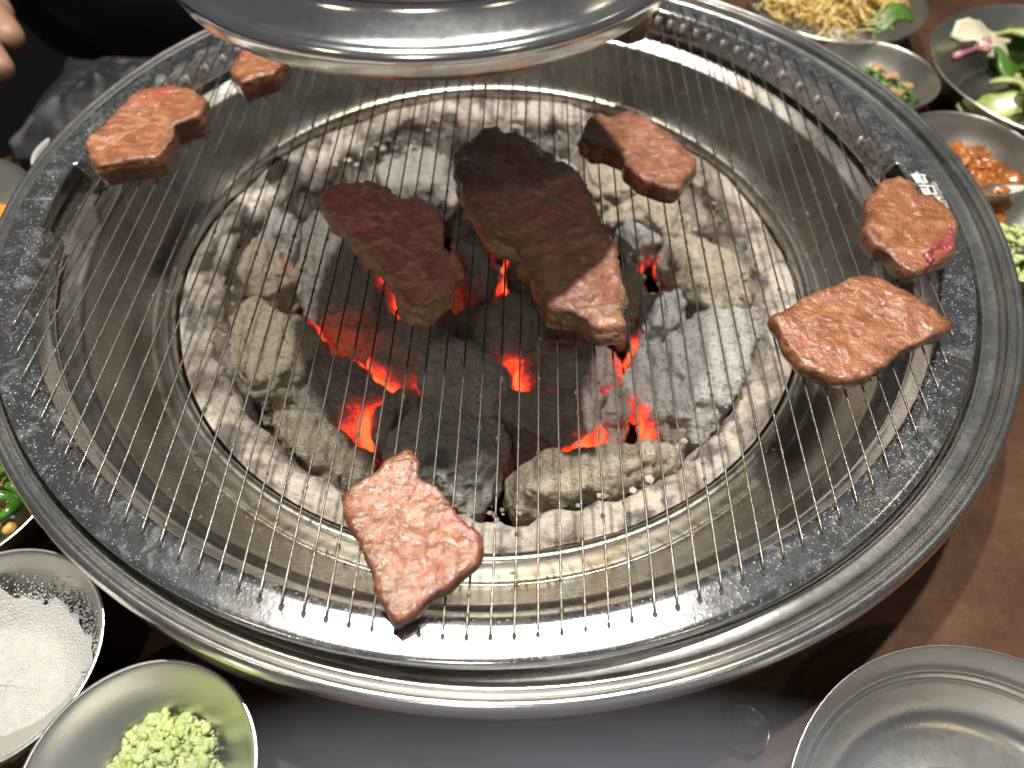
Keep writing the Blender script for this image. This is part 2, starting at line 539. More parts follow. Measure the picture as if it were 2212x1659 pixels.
M_CABRED = m_food('purple_onion', [(0.25, 0.07, 0.10), (0.40, 0.18, 0.20)], 5, 0.4, 0.3)
M_KIMCHI = m_food('orange_sauce', [(0.14, 0.035, 0.008), (0.36, 0.11, 0.015), (0.46, 0.19, 0.04)], 9, 0.2, 0.6, 0.6)
M_GARLIC = m_food('toasted_garlic', [(0.30, 0.17, 0.06), (0.50, 0.35, 0.16)], 14, 0.4, 0.5)
M_CHILI = m_food('green_chili', [(0.05, 0.16, 0.012), (0.11, 0.28, 0.025)], 6, 0.22, 0.2, 0.6)
M_SEED = m_food('chili_seed', [(0.55, 0.32, 0.04), (0.68, 0.45, 0.10)], 12, 0.4, 0.6)
M_CARROT = m_food('carrot_orange', [(0.75, 0.22, 0.015), (0.85, 0.30, 0.03)], 6, 0.35, 0.3)
M_SAUCE = m_food('soy_sauce', [(0.035, 0.012, 0.008), (0.06, 0.02, 0.012)], 6, 0.06, 0.05, 1.0, 0.0)
M_SKIN = m_food('skin', [(0.30, 0.165, 0.11), (0.35, 0.20, 0.135)], 8, 0.5, 0.2, 0.0, 0.15)
M_NAIL = m_food('nail', [(0.52, 0.32, 0.26), (0.55, 0.35, 0.29)], 8, 0.3, 0.05, 0.3, 0.1)
M_CLOTH = m_simple('black_cloth', (0.012, 0.012, 0.016), 0.9)


def m_pattern():
    t = NT('patterned_scarf')
    n = t.noise(9, 3, 0.5, 0.6)
    t.set(Base_Color=t.ramp(n, [(0.50, (0.006, 0.006, 0.008)), (0.60, (0.010, 0.010, 0.013)), (0.68, (0.065, 0.056, 0.06))]), Roughness=0.6)
    return t.m


M_PATTERN = m_pattern()
M_FLOOR = m_simple('dark_floor', (0.015, 0.014, 0.014), 0.7)
M_PORCELAIN = m_simple('pale_rim', (0.55, 0.52, 0.50), 0.25)
M_PRINT = m_simple('white_print', (0.62, 0.62, 0.58), 0.5)

# ------------------------------------------------------------------ setting: table and floor
ZT = -0.30
# table top with a round opening for the brazier
ang = np.linspace(0, 2 * np.pi, 97)[:-1]
c0 = 0.97
corner = {}
pl, pr_ = at(0, 345, ZT)[:2], at(105, 300, ZT)[:2]
dirE = (pr_ - pl) / np.linalg.norm(pr_ - pl)          # far edge of the table
nE = np.array([-dirE[1], dirE[0]])


def table_outline(a):
    d = np.array([np.cos(a), np.sin(a)])
    L = 5.0
    den = d @ nE
    lim = (pl @ nE)
    if den > 1e-6: L = min(L, lim / den)
    if d[1] > 1e-6: L = min(L, 3.2 / d[1])
    if d[1] < -1e-6: L = min(L, -2.6 / d[1])
    return d * max(L, 1.05)


V, F = [], []
rows = []
out = np.array([table_outline(a) for a in ang])
inn = np.stack([c0 * np.cos(ang), c0 * np.sin(ang)], 1)
n = len(ang)
for ring, z in ((inn, ZT - 0.18), (inn, ZT), (out, ZT), (out, ZT - 0.18)):
    V += [(p[0], p[1], z) for p in ring]
for r_ in range(3):
    for i in range(n):
        j = (i + 1) % n
        F.append((r_ * n + i, r_ * n + j, (r_ + 1) * n + j, (r_ + 1) * n + i))
tt = obj('table_top', V, F, M_WOOD, smooth=False, origin=(0, 0, ZT))
tag(tt, 'brown wooden table top with the round grill let into it', 'table')
fl = obj('floor', [(-40, -40, -4.2), (40, -40, -4.2), (40, 40, -4.2), (-40, 40, -4.2)], [(0, 1, 2, 3)], M_FLOOR, origin=(0, 0, -4.2))
tag(fl, kind='structure')

# ------------------------------------------------------------------ brazier (fixed part of the grill)
br = empty('charcoal_brazier', (0, 0, -0.75))
tag(br, 'round stainless steel charcoal brazier with stepped outer rim sunk in the table', 'brazier')
rim_p = smooth_profile([(1.030, -0.045), (1.040, -0.026), (1.046, -0.020), (1.052, -0.021), (1.064, -0.020), (1.074, -0.016), (1.079, -0.002), (1.083, 0.003), (1.088, 0.001),
                        (1.091, -0.006), (1.094, -0.004), (1.099, 0.004), (1.106, 0.006), (1.113, 0.002), (1.118, -0.010), (1.119, -0.024), (1.114, -0.034), (1.105, -0.036), (1.098, -0.030)], 4)
V, F = lathe([(r_ * 1.0055, z_ - 0.018) for r_, z_ in rim_p], 256, (0.030, 0.020))
obj('rim', V, F, M_RIM, br)
bowl_p = smooth_profile([(1.034, -0.060), (1.000, -0.075), (0.962, -0.082), (0.945, -0.090), (0.932, -0.098), (0.918, -0.106), (0.910, -0.120), (0.900, -0.140), (0.870, -0.190), (0.842, -0.236),
                         (0.832, -0.250), (0.824, -0.254), (0.818, -0.244), (0.806, -0.228), (0.792, -0.218), (0.780, -0.219), (0.773, -0.228), (0.770, -0.245), (0.769, -0.30), (0.768, -0.40)], 4)
V, F = lathe(bowl_p, 256)
obj('bowl', V, F, M_BOWL, br)
V, F = lathe(smooth_profile([(1.094, -0.064), (1.106, -0.072), (1.110, -0.09), (1.110, -0.128), (1.104, -0.138), (1.02, -0.15), (0.965, -0.19), (0.960, -0.30), (0.960, -0.70), (0.80, -0.95), (0.0, -0.96)], 3), 128, (0.02, 0.012))
obj('housing', V, F, M_HOUSING, br)
# ceramic liner: lumpy ring with vertical flutes
segs = 300
prof = np.array(smooth_profile([(0.764, -0.44), (0.764, -0.268), (0.758, -0.250), (0.742, -0.246), (0.716, -0.252), (0.700, -0.270), (0.690, -0.31), (0.668, -0.42), (0.640, -0.56), (0.615, -0.70)], 4))
V, F = lathe(prof, segs)
a = np.arctan2(V[:, 1], V[:, 0]); rr = np.hypot(V[:, 0], V[:, 1])
inner = np.clip((0.752 - rr) / 0.04, 0, 1)
flute = -0.012 * np.abs(np.sin(a * 22)) ** 0.6 + 0.010 * fbm(np.stack([np.cos(a) * 3, np.sin(a) * 3, V[:, 2] * 2], 1), 2.0, 5)
nz = fbm(V, 11, 3, 5, 0.6) * 0.016
rr2 = rr + inner * (flute + nz)
V[:, 0] = rr2 * np.cos(a); V[:, 1] = rr2 * np.sin(a)
V[:, 2] += np.clip((V[:, 2] + 0.30) / 0.05, 0, 1) * (0.008 * fbm(V, 9, 8, 3))
obj('liner', V, F, M_LINER, br)
# fire bed below the lumps
HOT = []


def hot(px, py, r, z=-0.46, s=1.0):
    HOT.append((*at(px, py, z), r, s))


hot(690, 768, 0.042, -0.42, 1.15); hot(750, 790, 0.038, -0.44, 1.15); hot(790, 815, 0.038, -0.44, 1.15); hot(825, 840, 0.04, -0.44, 1.15); hot(850, 860, 0.03, -0.44, 1.1)
hot(835, 640, 0.075, -0.46, 1.1); hot(880, 690, 0.05, -0.46); hot(925, 690, 0.03, -0.44)
hot(1070, 560, 0.05, -0.5, 1.1); hot(1085, 620, 0.055, -0.5, 1.15); hot(1050, 530, 0.04, -0.5)
hot(970, 715, 0.035, -0.46, 0.75); hot(915, 860, 0.035, -0.42)
hot(1345, 765, 0.038, -0.42, 1.05); hot(1325, 805, 0.034, -0.42, 0.9); hot(1395, 610, 0.04, -0.46, 0.8); hot(1375, 690, 0.04, -0.46, 0.7)
hot(1110, 840, 0.05, -0.45, 0.9); hot(1130, 860, 0.04, -0.44, 0.95); hot(1075, 870, 0.05, -0.48, 0.6)
hot(1385, 920, 0.032, -0.44, 0.95); hot(1375, 880, 0.028, -0.44, 0.85); hot(1398, 955, 0.03, -0.44, 0.95)
hot(1250, 985, 0.045, -0.44, 1.0); hot(1290, 965, 0.035, -0.44, 0.95); hot(1335, 1000, 0.03, -0.42, 0.9); hot(1215, 1000, 0.03, -0.44, 0.9)
hot(790, 940, 0.055, -0.46, 0.95); hot(760, 950, 0.04, -0.45, 0.8); hot(825, 915, 0.04, -0.45, 0.9); hot(620, 640, 0.05, -0.46, 0.6); hot(600, 650, 0.04, -0.46, 0.6)
hot(1200, 800, 0.07, -0.42, 0.42); hot(1190, 900, 0.07, -0.42, 0.38); hot(900, 760, 0.06, -0.42, 0.40); hot(1290, 840, 0.05, -0.42, 0.5)
HOTA = np.array(HOT)


def heat_of(V, scale=1.0):
    V = np.asarray(V, float)
    h = np.zeros(len(V))
    for x, y, z, r, s in HOTA:
        d2 = ((V[:, 0] - x) ** 2 + (V[:, 1] - y) ** 2 + 0.10 * (V[:, 2] - z) ** 2) / (0.85 * r * r)
        h = np.maximum(h, s * np.exp(-d2 * 0.9))
    return np.minimum(h * scale * 1.22, 1.25)


def set_heat(o, V, scale=1.0, N=None):
    a_ = o.data.attributes.new('hotness', 'FLOAT', 'POINT')
    h = heat_of(V, scale)
    if N is not None:     # exposed tops keep an ash coat, hidden flanks burn clean
        h = h * np.clip(1.12 - 0.72 * np.clip(N[:, 2], 0, 1), 0, 1)
    a_.data.foreach_set('value', h.astype(np.float32))


g = np.linspace(-1, 1, 70)
GX, GY = np.meshgrid(g, g)
P = np.stack([GX.ravel() * 0.68, GY.ravel() * 0.68, np.full(GX.size, -0.62)], 1)
P[:, 2] += 0.03 * fbm(P, 9, 2, 3)
Fb = [(j * 70 + i, j * 70 + i + 1, (j + 1) * 70 + i + 1, (j + 1) * 70 + i) for j in range(69) for i in range(69)
      if np.hypot(*P[j * 70 + i][:2]) < 0.66]
ob = obj('ember_bed', P, Fb, M_COAL['deep'], br)
tag(ob, kind='stuff')
set_heat(ob, P, 0.9)

mb = MB()
rc = random.Random(77)
for k in range(520):
    a_ = rc.uniform(0, 6.283); r_ = rc.uniform(0.56, 0.715)
    z_ = -0.262 - 0.62 * (0.715 - r_) - 0.9 * max(0.0, 0.66 - r_)
    s_ = rc.choice([0.003, 0.004, 0.005, 0.007, 0.010])
    Vc = ICO1[0] * np.array([s_ * rc.uniform(0.7, 1.5), s_ * rc.uniform(0.7, 1.3), s_ * 0.7])
    Vc = Vc * (1 + 0.4 * vnoise(Vc + k, 1.0 / s_, k)[:, None])
    mb.add(Vc + np.array([r_ * math.cos(a_), r_ * math.sin(a_), z_]), ICO1[1])
tag(mb.build('ash_crumbs', M_LINER, br, smooth=False), kind='stuff')

# small grease drops on the bowl wall
mb = MB()
pb = np.array(bowl_p)
for k in range(520):
    a_ = random.uniform(0, 2 * math.pi)
    t_ = random.uniform(0.30, 0.80)
    i = t_ * (len(pb) - 1); i0 = int(i); q = pb[i0] + (pb[i0 + 1] - pb[i0]) * (i - i0)
    s = random.choice([0.0016, 0.002, 0.0026, 0.0034])
    c_ = np.array([(q[0] - s * 0.3) * math.cos(a_), (q[0] - s * 0.3) * math.sin(a_), q[1] + s * 0.2])
    mb.add(ICO1[0] * np.array([s, s, s * 1.2]) + c_, ICO1[1])
tag(mb.build('grease_drops', M_CLEAR, br), kind='stuff')

# ------------------------------------------------------------------ charcoal
coal_n = 0


def grow(P, d):
    P = np.asarray(P, float)
    area = 0.5 * np.sum(P[:, 0] * np.roll(P[:, 1], -1) - np.roll(P[:, 0], -1) * P[:, 1])
    T = np.roll(P, -1, 0) - np.roll(P, 1, 0)
    Nn = np.stack([T[:, 1], -T[:, 0]], 1) * (1 if area > 0 else -1)
    return P + d * Nn / (np.linalg.norm(Nn, axis=1)[:, None] + 1e-9)



def coal(pts, zt, th, kind, label, tilt=(0, 0), zref=None, rough=0.012, group='charcoal lumps in the fire', taper=0.84, heat=1.0, rounds=1):
    global coal_n
    coal_n += 1
    zt += 0.018
    zr = zt - 0.35 * th if zref is None else zref
    P = np.array([at(x, y, zr)[:2] for x, y in pts])
    P = grow(P, 0.016)
    V, N, F = slab(P, zt - th, zt + 0.012, 0.0072, taper, rounds, tilt, 0.9, 1, cuts=0 if 'log' in label else 5, seed=coal_n)
    c_ = V.mean(0)
    f = fbm(V, 8, coal_n, 2) * rough * 1.6 + fbm(V, 30, coal_n + 50, 4, 0.6) * rough * 0.75 - np.maximum(0, vnoise(V, 22, coal_n + 90) - 0.45) * 0.02
    # wood-grain ridges along one direction
    th_ = coal_n * 1.3
    u = V[:, 0] * math.cos(th_) + V[:, 1] * math.sin(th_)
    f += 0.0016 * np.sin(u * 150 + 4 * vnoise(V, 8, coal_n))
    cr = np.abs(vnoise(V, 5.5, coal_n + 400))
    f -= 0.011 * np.clip(1 - cr / 0.035, 0, 1) * (vnoise(V, 4, coal_n + 70) > -0.1)
    V = V + N * f[:, None]
    o = obj('charcoal', V, F, M_COAL[kind], origin=c_)
    set_heat(o, V, heat, N)
    tag(o, label, 'charcoal', group)
    return o


coal([(499, 689), (521, 654), (556, 661), (600, 683), (648, 718), (680, 743), (699, 775), (670, 800), (657, 826), (657, 867), (632, 896), (584, 870), (546, 835), (543, 807), (521, 788), (505, 743)],
     -0.31, 0.20, 'tan', 'pale two lobed charcoal lump against the left side of the liner', (0.02, 0.02))
coal([(664, 800), (700, 788), (737, 794), (784, 832), (848, 864), (816, 883), (772, 927), (743, 934), (708, 924), (664, 902), (654, 867), (657, 826)],
     -0.34, 0.20, 'dark', 'dark three sided charcoal lump with a glowing crack above it, left of centre', (-0.1, 0.1))
coal([(565, 870), (600, 896), (664, 915), (711, 930), (775, 978), (803, 1007), (791, 1032), (752, 1038), (695, 1016), (648, 994), (600, 934), (572, 911)],
     -0.34, 0.14, 'tan', 'long pale charcoal slab lying along the liner at the lower left')
coal([(640, 590), (655, 520), (690, 470), (760, 490), (820, 560), (850, 640), (852, 722), (800, 748), (755, 757), (697, 742), (655, 690)],
     -0.36, 0.16, 'dark', 'broad dark charcoal plate under the raw strip of meat', (0.1, 0.15), heat=1.0)
coal([(850, 735), (905, 700), (975, 690), (990, 725), (930, 790), (905, 836), (860, 842), (822, 815), (830, 775)],
     -0.39, 0.16, 'red', 'small rosy grey charcoal lump below the tip of the raw strip')
coal([(921, 752), (986, 748), (1044, 772), (1095, 807), (1090, 850), (1078, 882), (1044, 913), (993, 909), (941, 902), (921, 868), (914, 807)],
     -0.30, 0.22, 'grey', 'blocky grey charcoal lump with black streaks at the centre of the fire', (0.05, -0.12), taper=0.8)
coal([(980, 712), (1027, 677), (1098, 649), (1140, 690), (1180, 711), (1249, 731), (1266, 752), (1146, 772), (1044, 766), (990, 750)],
     -0.35, 0.18, 'dark', 'black and grey charcoal lump behind the central block')
coal([(1140, 776), (1180, 748), (1249, 748), (1334, 786), (1331, 820), (1283, 868), (1215, 872), (1143, 865), (1133, 830)],
     -0.36, 0.18, 'red', 'rosy charcoal lump right of the central block with a red hot seam', (0, 0.1))
coal([(1051, 916), (1095, 878), (1143, 872), (1276, 875), (1290, 916), (1297, 957), (1215, 1008), (1174, 967), (1112, 950)],
     -0.38, 0.16, 'red', 'dull red charcoal lump glowing along its lower edge, above the bottom log')
coal([(849, 926), (921, 896), (975, 902), (1030, 916), (1105, 943), (1100, 980), (1078, 1018), (1023, 1080), (975, 1094), (893, 1053), (845, 995)],
     -0.31, 0.22, 'grey', 'large flat topped grey charcoal lump behind the front piece of meat', (0, -0.15), taper=0.88)
coal([(906, 845), (907, 882), (849, 928), (839, 1000), (822, 950), (828, 902), (869, 854)],
     -0.36, 0.16, 'red', 'narrow upright charcoal wedge left of the large flat topped lump')
coal([(1102, 1066), (1110, 1035), (1129, 1014), (1163, 1001), (1194, 1010), (1283, 1018), (1340, 990), (1386, 978), (1454, 960), (1462, 995), (1400, 1028), (1351, 1050), (1249, 1086), (1198, 1106), (1140, 1110), (1112, 1095)],
     -0.30, 0.17, 'tan', 'long tan charcoal log with a round end lying along the front of the liner', taper=0.72, rounds=6)
coal([(1344, 816), (1408, 765), (1487, 708), (1567, 677), (1608, 677), (1636, 689), (1615, 740), (1573, 845), (1548, 934), (1522, 950), (1465, 921), (1408, 877)],
     -0.31, 0.22, 'grey', 'largest pale grey charcoal lump leaning on the right side of the liner', (0.10, 0.05), taper=0.9)
coal([(1393, 668), (1410, 645), (1436, 642), (1459, 680), (1471, 721), (1408, 768), (1373, 791), (1382, 727)],
     -0.33, 0.20, 'grey', 'bluish grey upright charcoal lump behind the largest pale lump')
coal([(1435, 540), (1470, 521), (1521, 528), (1572, 559), (1610, 606), (1650, 664), (1623, 678), (1534, 651), (1470, 619), (1445, 580)],
     -0.31, 0.18, 'tan', 'smooth tan charcoal lump with a black crack at the right back of the fire', (0.05, 0.1))
coal([(1289, 462), (1343, 444), (1407, 452), (1470, 458), (1492, 480), (1477, 527), (1437, 535), (1400, 508), (1350, 480)],
     -0.34, 0.16, 'tan', 'tan charcoal lump with a dark grey tip at the back right')
coal([(1322, 484), (1362, 500), (1400, 530), (1429, 536), (1400, 552), (1372, 552), (1340, 520)],
     -0.37, 0.10, 'grey', 'thin curved flake of ashy charcoal beside the back right lump')
coal([(1337, 600), (1370, 606), (1384, 640), (1378, 700), (1345, 712), (1335, 650)],
     -0.35, 0.18, 'tan', 'small tan charcoal lump just right of the long strip of meat')
coal([(549, 483), (581, 480), (613, 508), (648, 508), (660, 537), (620, 566), (575, 545)],
     -0.33, 0.16, 'grey', 'small blue grey charcoal lump at the left back of the fire')
coal([(540, 527), (575, 545), (615, 578), (621, 619), (594, 642), (556, 640), (528, 619), (531, 559)],
     -0.32, 0.18, 'tan', 'upright pale charcoal lump between the liner and the broad dark plate')
coal([(784, 385), (840, 350), (898, 336), (949, 345), (981, 384), (985, 448), (917, 479), (854, 455), (787, 432)],
     -0.36, 0.16, 'dark', 'shaded brown charcoal lump behind the two centre strips of meat')
coal([(690, 470), (740, 430), (800, 440), (860, 470), (950, 500), (960, 560), (900, 600), (830, 565), (770, 500)],
     -0.40, 0.14, 'dark', 'shaded charcoal lump behind the raw strip of meat')
coal([(985, 500), (1030, 478), (1055, 540), (1060, 610), (1040, 655), (1010, 660), (985, 600)],
     -0.36, 0.20, 'dark', 'jet black charcoal lump beside the bright orange gap', heat=0.4)
coal([(1100, 560), (1150, 520), (1230, 560), (1290, 620), (1290, 700), (1200, 710), (1130, 670), (1105, 620)],
     -0.38, 0.18, 'dark', 'dark charcoal lump hidden under the long strip of meat')
coal([(1115, 285), (1160, 258), (1240, 268), (1262, 305), (1195, 330), (1130, 322)],
     -0.34, 0.16, 'grey', 'pale grey charcoal lump at the very back under the hood')
coal([(1250, 350), (1320, 345), (1372, 392), (1420, 415), (1450, 440), (1360, 452), (1290, 445), (1262, 400)],
     -0.35, 0.16, 'tan', 'cream charcoal lump below the top right piece of meat')
coal([(1085, 335), (1150, 330), (1245, 345), (1258, 400), (1262, 440), (1150, 440), (1090, 400)],
     -0.40, 0.14, 'grey', 'ash grey charcoal lump behind the top of the long strip')
coal([(1328, 826), (1352, 838), (1348, 900), (1325, 950), (1305, 985), (1296, 930), (1306, 880)],
     -0.40, 0.14, 'red', 'pinkish sliver of charcoal between the rosy lump and the largest pale lump')
coal([(1395, 880), (1450, 920), (1500, 952), (1470, 975), (1430, 990), (1404, 960)],
     -0.40, 0.14, 'red', 'dark charcoal wedge glowing on its left flank, under the largest pale lump')
# lumps half buried lower in the bed
buried = []
for k in range(26):
    a_ = k * 2.399; r_ = 0.10 + 0.46 * math.sqrt((k + 0.5) / 26)
    cx, cy = r_ * math.cos(a_), r_ * math.sin(a_)
    s = random.uniform(0.075, 0.11)
    nn = random.randint(6, 8)
    ph = random.uniform(0, 6)
    P = np.array([(cx + s * random.uniform(0.75, 1.15) * math.cos(ph + 2 * math.pi * i / nn), cy + s * random.uniform(0.75, 1.15) * math.sin(ph + 2 * math.pi * i / nn)) for i in range(nn)])
    zt = -0.52 - random.uniform(0, 0.04)
    V, N, F = slab(P, zt - 0.14, zt, 0.012, 0.8, 3, (random.uniform(-.2, .2), random.uniform(-.2, .2)), 0.85, 1)
    V = V + N * (fbm(V, 10, 200 + k, 3) * 0.018)[:, None]
    o = obj('charcoal', V, F, M_COAL['deep'], origin=V.mean(0))
    set_heat(o, V, 1.0, N)
    tag(o, 'charcoal lump half buried in the bed below the top layer', 'charcoal', 'charcoal lumps buried low in the fire')

# ------------------------------------------------------------------ grate (lifts out)
gr = empty('grill_grate', (0, 0, 0))
tag(gr, 'round wire grill grate with a flat steel ring and parallel thin wires', 'grill grate')
RA = math.radians
slots = [(RA(176.0), RA(188.5)), (RA(-4.5), RA(8.6))]
segs = 720
prof = [(1.043, -0.024), (1.045, -0.010), (1.043, -0.002), (1.038, 0.0005), (1.030, 0.0), (1.015, 0.0), (1.0, 0.0), (0.988, 0.0), (0.978, -0.0005), (0.9725, -0.0035), (0.970, -0.009),
        (0.962, -0.024), (0.955, -0.040), (0.950, -0.052), (0.946, -0.056)]
V, F = lathe(prof, segs)
F2 = []
n = len(prof)
for f in F:
    s_ = f[0] // n; i = f[0] % n
    a_ = 2 * math.pi * (s_ + 0.5) / segs
    cut = False
    for lo, hi in slots:
        for k in (-2 * math.pi, 0, 2 * math.pi):
            if lo < a_ + k < hi and 8 <= i <= 12: cut = True
    if not cut: F2.append(f)
ring = obj('ring_plate', V, F2, M_PLATE, gr)
sm = ring.modifiers.new('thickness', 'SOLIDIFY'); sm.thickness = 0.006 * K; sm.offset = -1

S_, K0 = 0.0349557854, 25.7909145
WR = 0.0019
WZ = 0.0035
drops = MB(); holes = MB(); nubs = MB()
for k in range(53):
    x = (k - K0) * S_
    y = math.sqrt(max(0, 1 - x * x))
    pts = [(x, -y, -0.03), (x, -y, -0.004), (x, -y + 0.0006, 0.001), (x, -y + 0.0025, WZ), (x, -y + 0.012, WZ + 0.0012)]
    m_ = 26
    for i in range(1, m_):
        t_ = i / m_
        yy = -y + 0.012 + (2 * y - 0.024) * t_
        sag = -0.0025 * math.sin(math.pi * t_)
        pts.append((x + 0.0006 * math.sin(5 * t_ + k), yy, WZ + 0.0012 + sag))
    pts += [(x, y - 0.012, WZ + 0.0012), (x, y - 0.0025, WZ), (x, y - 0.0006, 0.001), (x, y, -0.004), (x, y, -0.03)]
    V, F = tube(pts, WR, 8)
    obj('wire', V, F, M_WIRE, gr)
    for sgn in (-1, 1):
        yc = sgn * (y + 0.0032)
        d = np.array([(0.0042 * math.cos(q), 0.0062 * math.sin(q), 0) for q in np.linspace(0, 2 * np.pi, 12, endpoint=False)])
        holes.add(d + np.array([x, yc, 0.0012]), [tuple(range(12))])
    if abs(x) < 0.952:
        yn = math.sqrt(0.9535 ** 2 - x * x)
        nubs.add(ICO2[0] * np.array([0.0062, 0.0060, 0.0140]) + np.array([x, yn - 0.002, -0.024]), ICO2[1])
    # beads of grease strung along the wire
    yy = -y + random.uniform(0.02, 0.08)
    while yy < y - 0.03:
        px_mid = math.hypot(x, yy)
        s = random.choice([0.0020, 0.0023, 0.0026, 0.0028, 0.0033, 0.0042]) * (1.0 if px_mid > 0.35 else 0.75)
        drops.add(ICO2[0] * np.array([s * 0.95, s * random.uniform(1.2, 1.9), s]) + np.array([x + random.uniform(-1, 1) * 0.0012, yy, WZ + 0.0004 - 0.25 * s]), ICO2[1])
        yy += random.uniform(0.02, 0.085) * (1.0 if px_mid > 0.40 else 2.2)
tag(drops.build('grease_beads', M_GREASE, gr), kind='stuff')
tag(nubs.build('wire_tips', M_NUB, gr), kind='stuff')
tag(holes.build('wire_holes', M_BLACK, gr, smooth=False), kind='stuff')

# stamped logo on the ring (right hand side) : strokes as thin raised print
LOGO = [
    [(170, 205), (330, 190), (540, 490), (380, 495)],
    [(315, 165), (395, 145), (645, 530), (575, 540)],
    [(440, 205), (640, 215), (665, 285), (490, 265)],
    [(545, 290), (625, 290), (740, 490), (640, 495)],
    [(410, 548), (850, 556), (885, 606), (460, 606)],
    [(840, 556), (905, 570), (1035, 860), (955, 860)],
    [(825, 800), (960, 820), (1010, 872), (850, 862)],
    [(480, 650), (560, 640), (650, 850), (590, 845)],
    [(580, 650), (640, 640), (730, 850), (665, 850)],
    [(650, 610), (735, 620), (840, 850), (750, 862)],
    [(590, 815), (800, 815), (800, 868), (610, 862)],
    [(640, 925), (700, 895), (960, 905), (960, 960), (720, 960)],
    [(640, 935), (720, 945), (770, 1050), (680, 1050)],
    [(770, 960), (860, 950), (930, 1110), (850, 1120)],
    [(930, 905), (1080, 915), (1220, 1310), (1110, 1290), (1000, 960)],
    [(860, 1075), (1080, 1080), (1110, 1150), (870, 1125)],
    [(1110, 1335), (1270, 1335), (1290, 1365), (1125, 1365)],
    [(1125, 1385), (1290, 1385), (1300, 1410), (1135, 1410)],
    [(1130, 1430), (1300, 1430), (1300, 1475), (1145, 1475)],
]
mb = MB()
for i, poly in enumerate(LOGO):
    P = [at(1954.8 + x * 0.06836, 361.8 + y * 0.06836, 0.001) for x, y in poly]
    P = np.array(P); P[:, 2] = 0.0010 + 0.00004 * i
    mb.add(P, [tuple(range(len(P)))])
mb.build('logo', M_PRINT, gr, smooth=False)
tc = bpy.data.curves.new('maker_lettering', 'FONT')
tc.body = 'MADE IN CHINA'
A_ = at(1954.8 + 1440 * 0.06836, 361.8 + 1365 * 0.06836, 0.0015); B_ = at(1954.8 + 985 * 0.06836, 361.8 + 470 * 0.06836, 0.0015)
tc.size = 0.0175 * K
tc.shear = 0.2
to = bpy.data.objects.new('maker_lettering', tc); COL.objects.link(to)
to.parent = gr
tc.materials.append(M_PRINT)
dv = B_ - A_
bpy.context.view_layer.update()
wtext = max(to.dimensions.x, 1e-6)
tc.size *= 1.0
to.scale = (np.linalg.norm(dv) * K / wtext, 1.0, 1.0)
to.rotation_euler = (0, 0, math.atan2(dv[1], dv[0]))
nrm_ = np.array([dv[1], -dv[0], 0]) / np.linalg.norm(dv)
to.location = Vector(A_) * K
bpy.context.view_layer.update()
me_ = bpy.data.meshes.new_from_object(to.evaluated_get(bpy.context.evaluated_depsgraph_get()))
lt = bpy.data.objects.new('lettering', me_); COL.objects.link(lt)
lt.parent = gr; lt.scale = to.scale; lt.rotation_euler = to.rotation_euler; lt.location = to.location
me_.materials.clear(); me_.materials.append(M_PRINT)
bpy.data.objects.remove(to)

# ------------------------------------------------------------------ meat
meat_n = 0


def meat(pts, kind, label, z0=0.0055, th=0.045, zref=None, vox=0.0050, rough=0.0045, taper=0.95, tilt=(0, 0), rounds=3, group='pieces of beef on the grate', shape=None):
    global meat_n
    meat_n += 1
    zr = z0 + 0.55 * th if zref is None else zref
    P = np.array([at(x, y, zr)[:2] for x, y in pts])
    Q = np.roll(P, -1, 0)
    P = np.stack([P, P * 0.67 + Q * 0.33, P * 0.33 + Q * 0.67], 1).reshape(-1, 2)
    P3 = np.c_[P, np.zeros(len(P))]
    P = P + 0.0105 * np.stack([fbm(P3, 28, 500 + meat_n, 2), fbm(P3, 28, 540 + meat_n, 2)], 1)
    V, N, F = slab(P, z0, z0 + th, vox, taper, rounds, tilt, 0.93, 1)
    c_ = V.mean(0)
    top = np.clip(N[:, 2] * 1.2 + 0.3, 0.25, 1)
    f = top * (fbm(V, 9, 300 + meat_n, 2) * rough * 1.5 + (1 - np.abs(fbm(V, 24, 330 + meat_n, 3))) * rough * 0.9 + fbm(V, 70, 350 + meat_n, 2) * rough * 0.35)
    f[V[:, 2] < z0 + 0.006] *= 0.2
    V = V + N * f[:, None]
    if shape is not None: V = shape(V, c_)
    V[:, 2] = np.maximum(V[:, 2], z0)
    o = obj('beef_piece', V, F, M_MEAT[kind], origin=(c_[0], c_[1], z0))
    PA = chaikin(P, 1); PB = np.roll(PA, -1, 0)
    dmin = np.full(len(V), 9.0)
    for A2, B2 in zip(PA, PB):
        ab = B2 - A2; tt_ = np.clip(((V[:, :2] - A2) @ ab) / (ab @ ab + 1e-12), 0, 1)
        dmin = np.minimum(dmin, np.linalg.norm(V[:, :2] - A2 - tt_[:, None] * ab, axis=1))
    sear = np.clip(1 - dmin / 0.035, 0, 1) * 0.8 + np.clip((z0 + 0.45 * th - V[:, 2]) / (0.3 * th), 0, 1) * 0.5
    o.data.attributes.new('sear', 'FLOAT', 'POINT').data.foreach_set('value', np.clip(sear, 0, 1.2).astype(np.float32))
    tag(o, label, 'meat', group)
    o['_z'] = z0
    return o


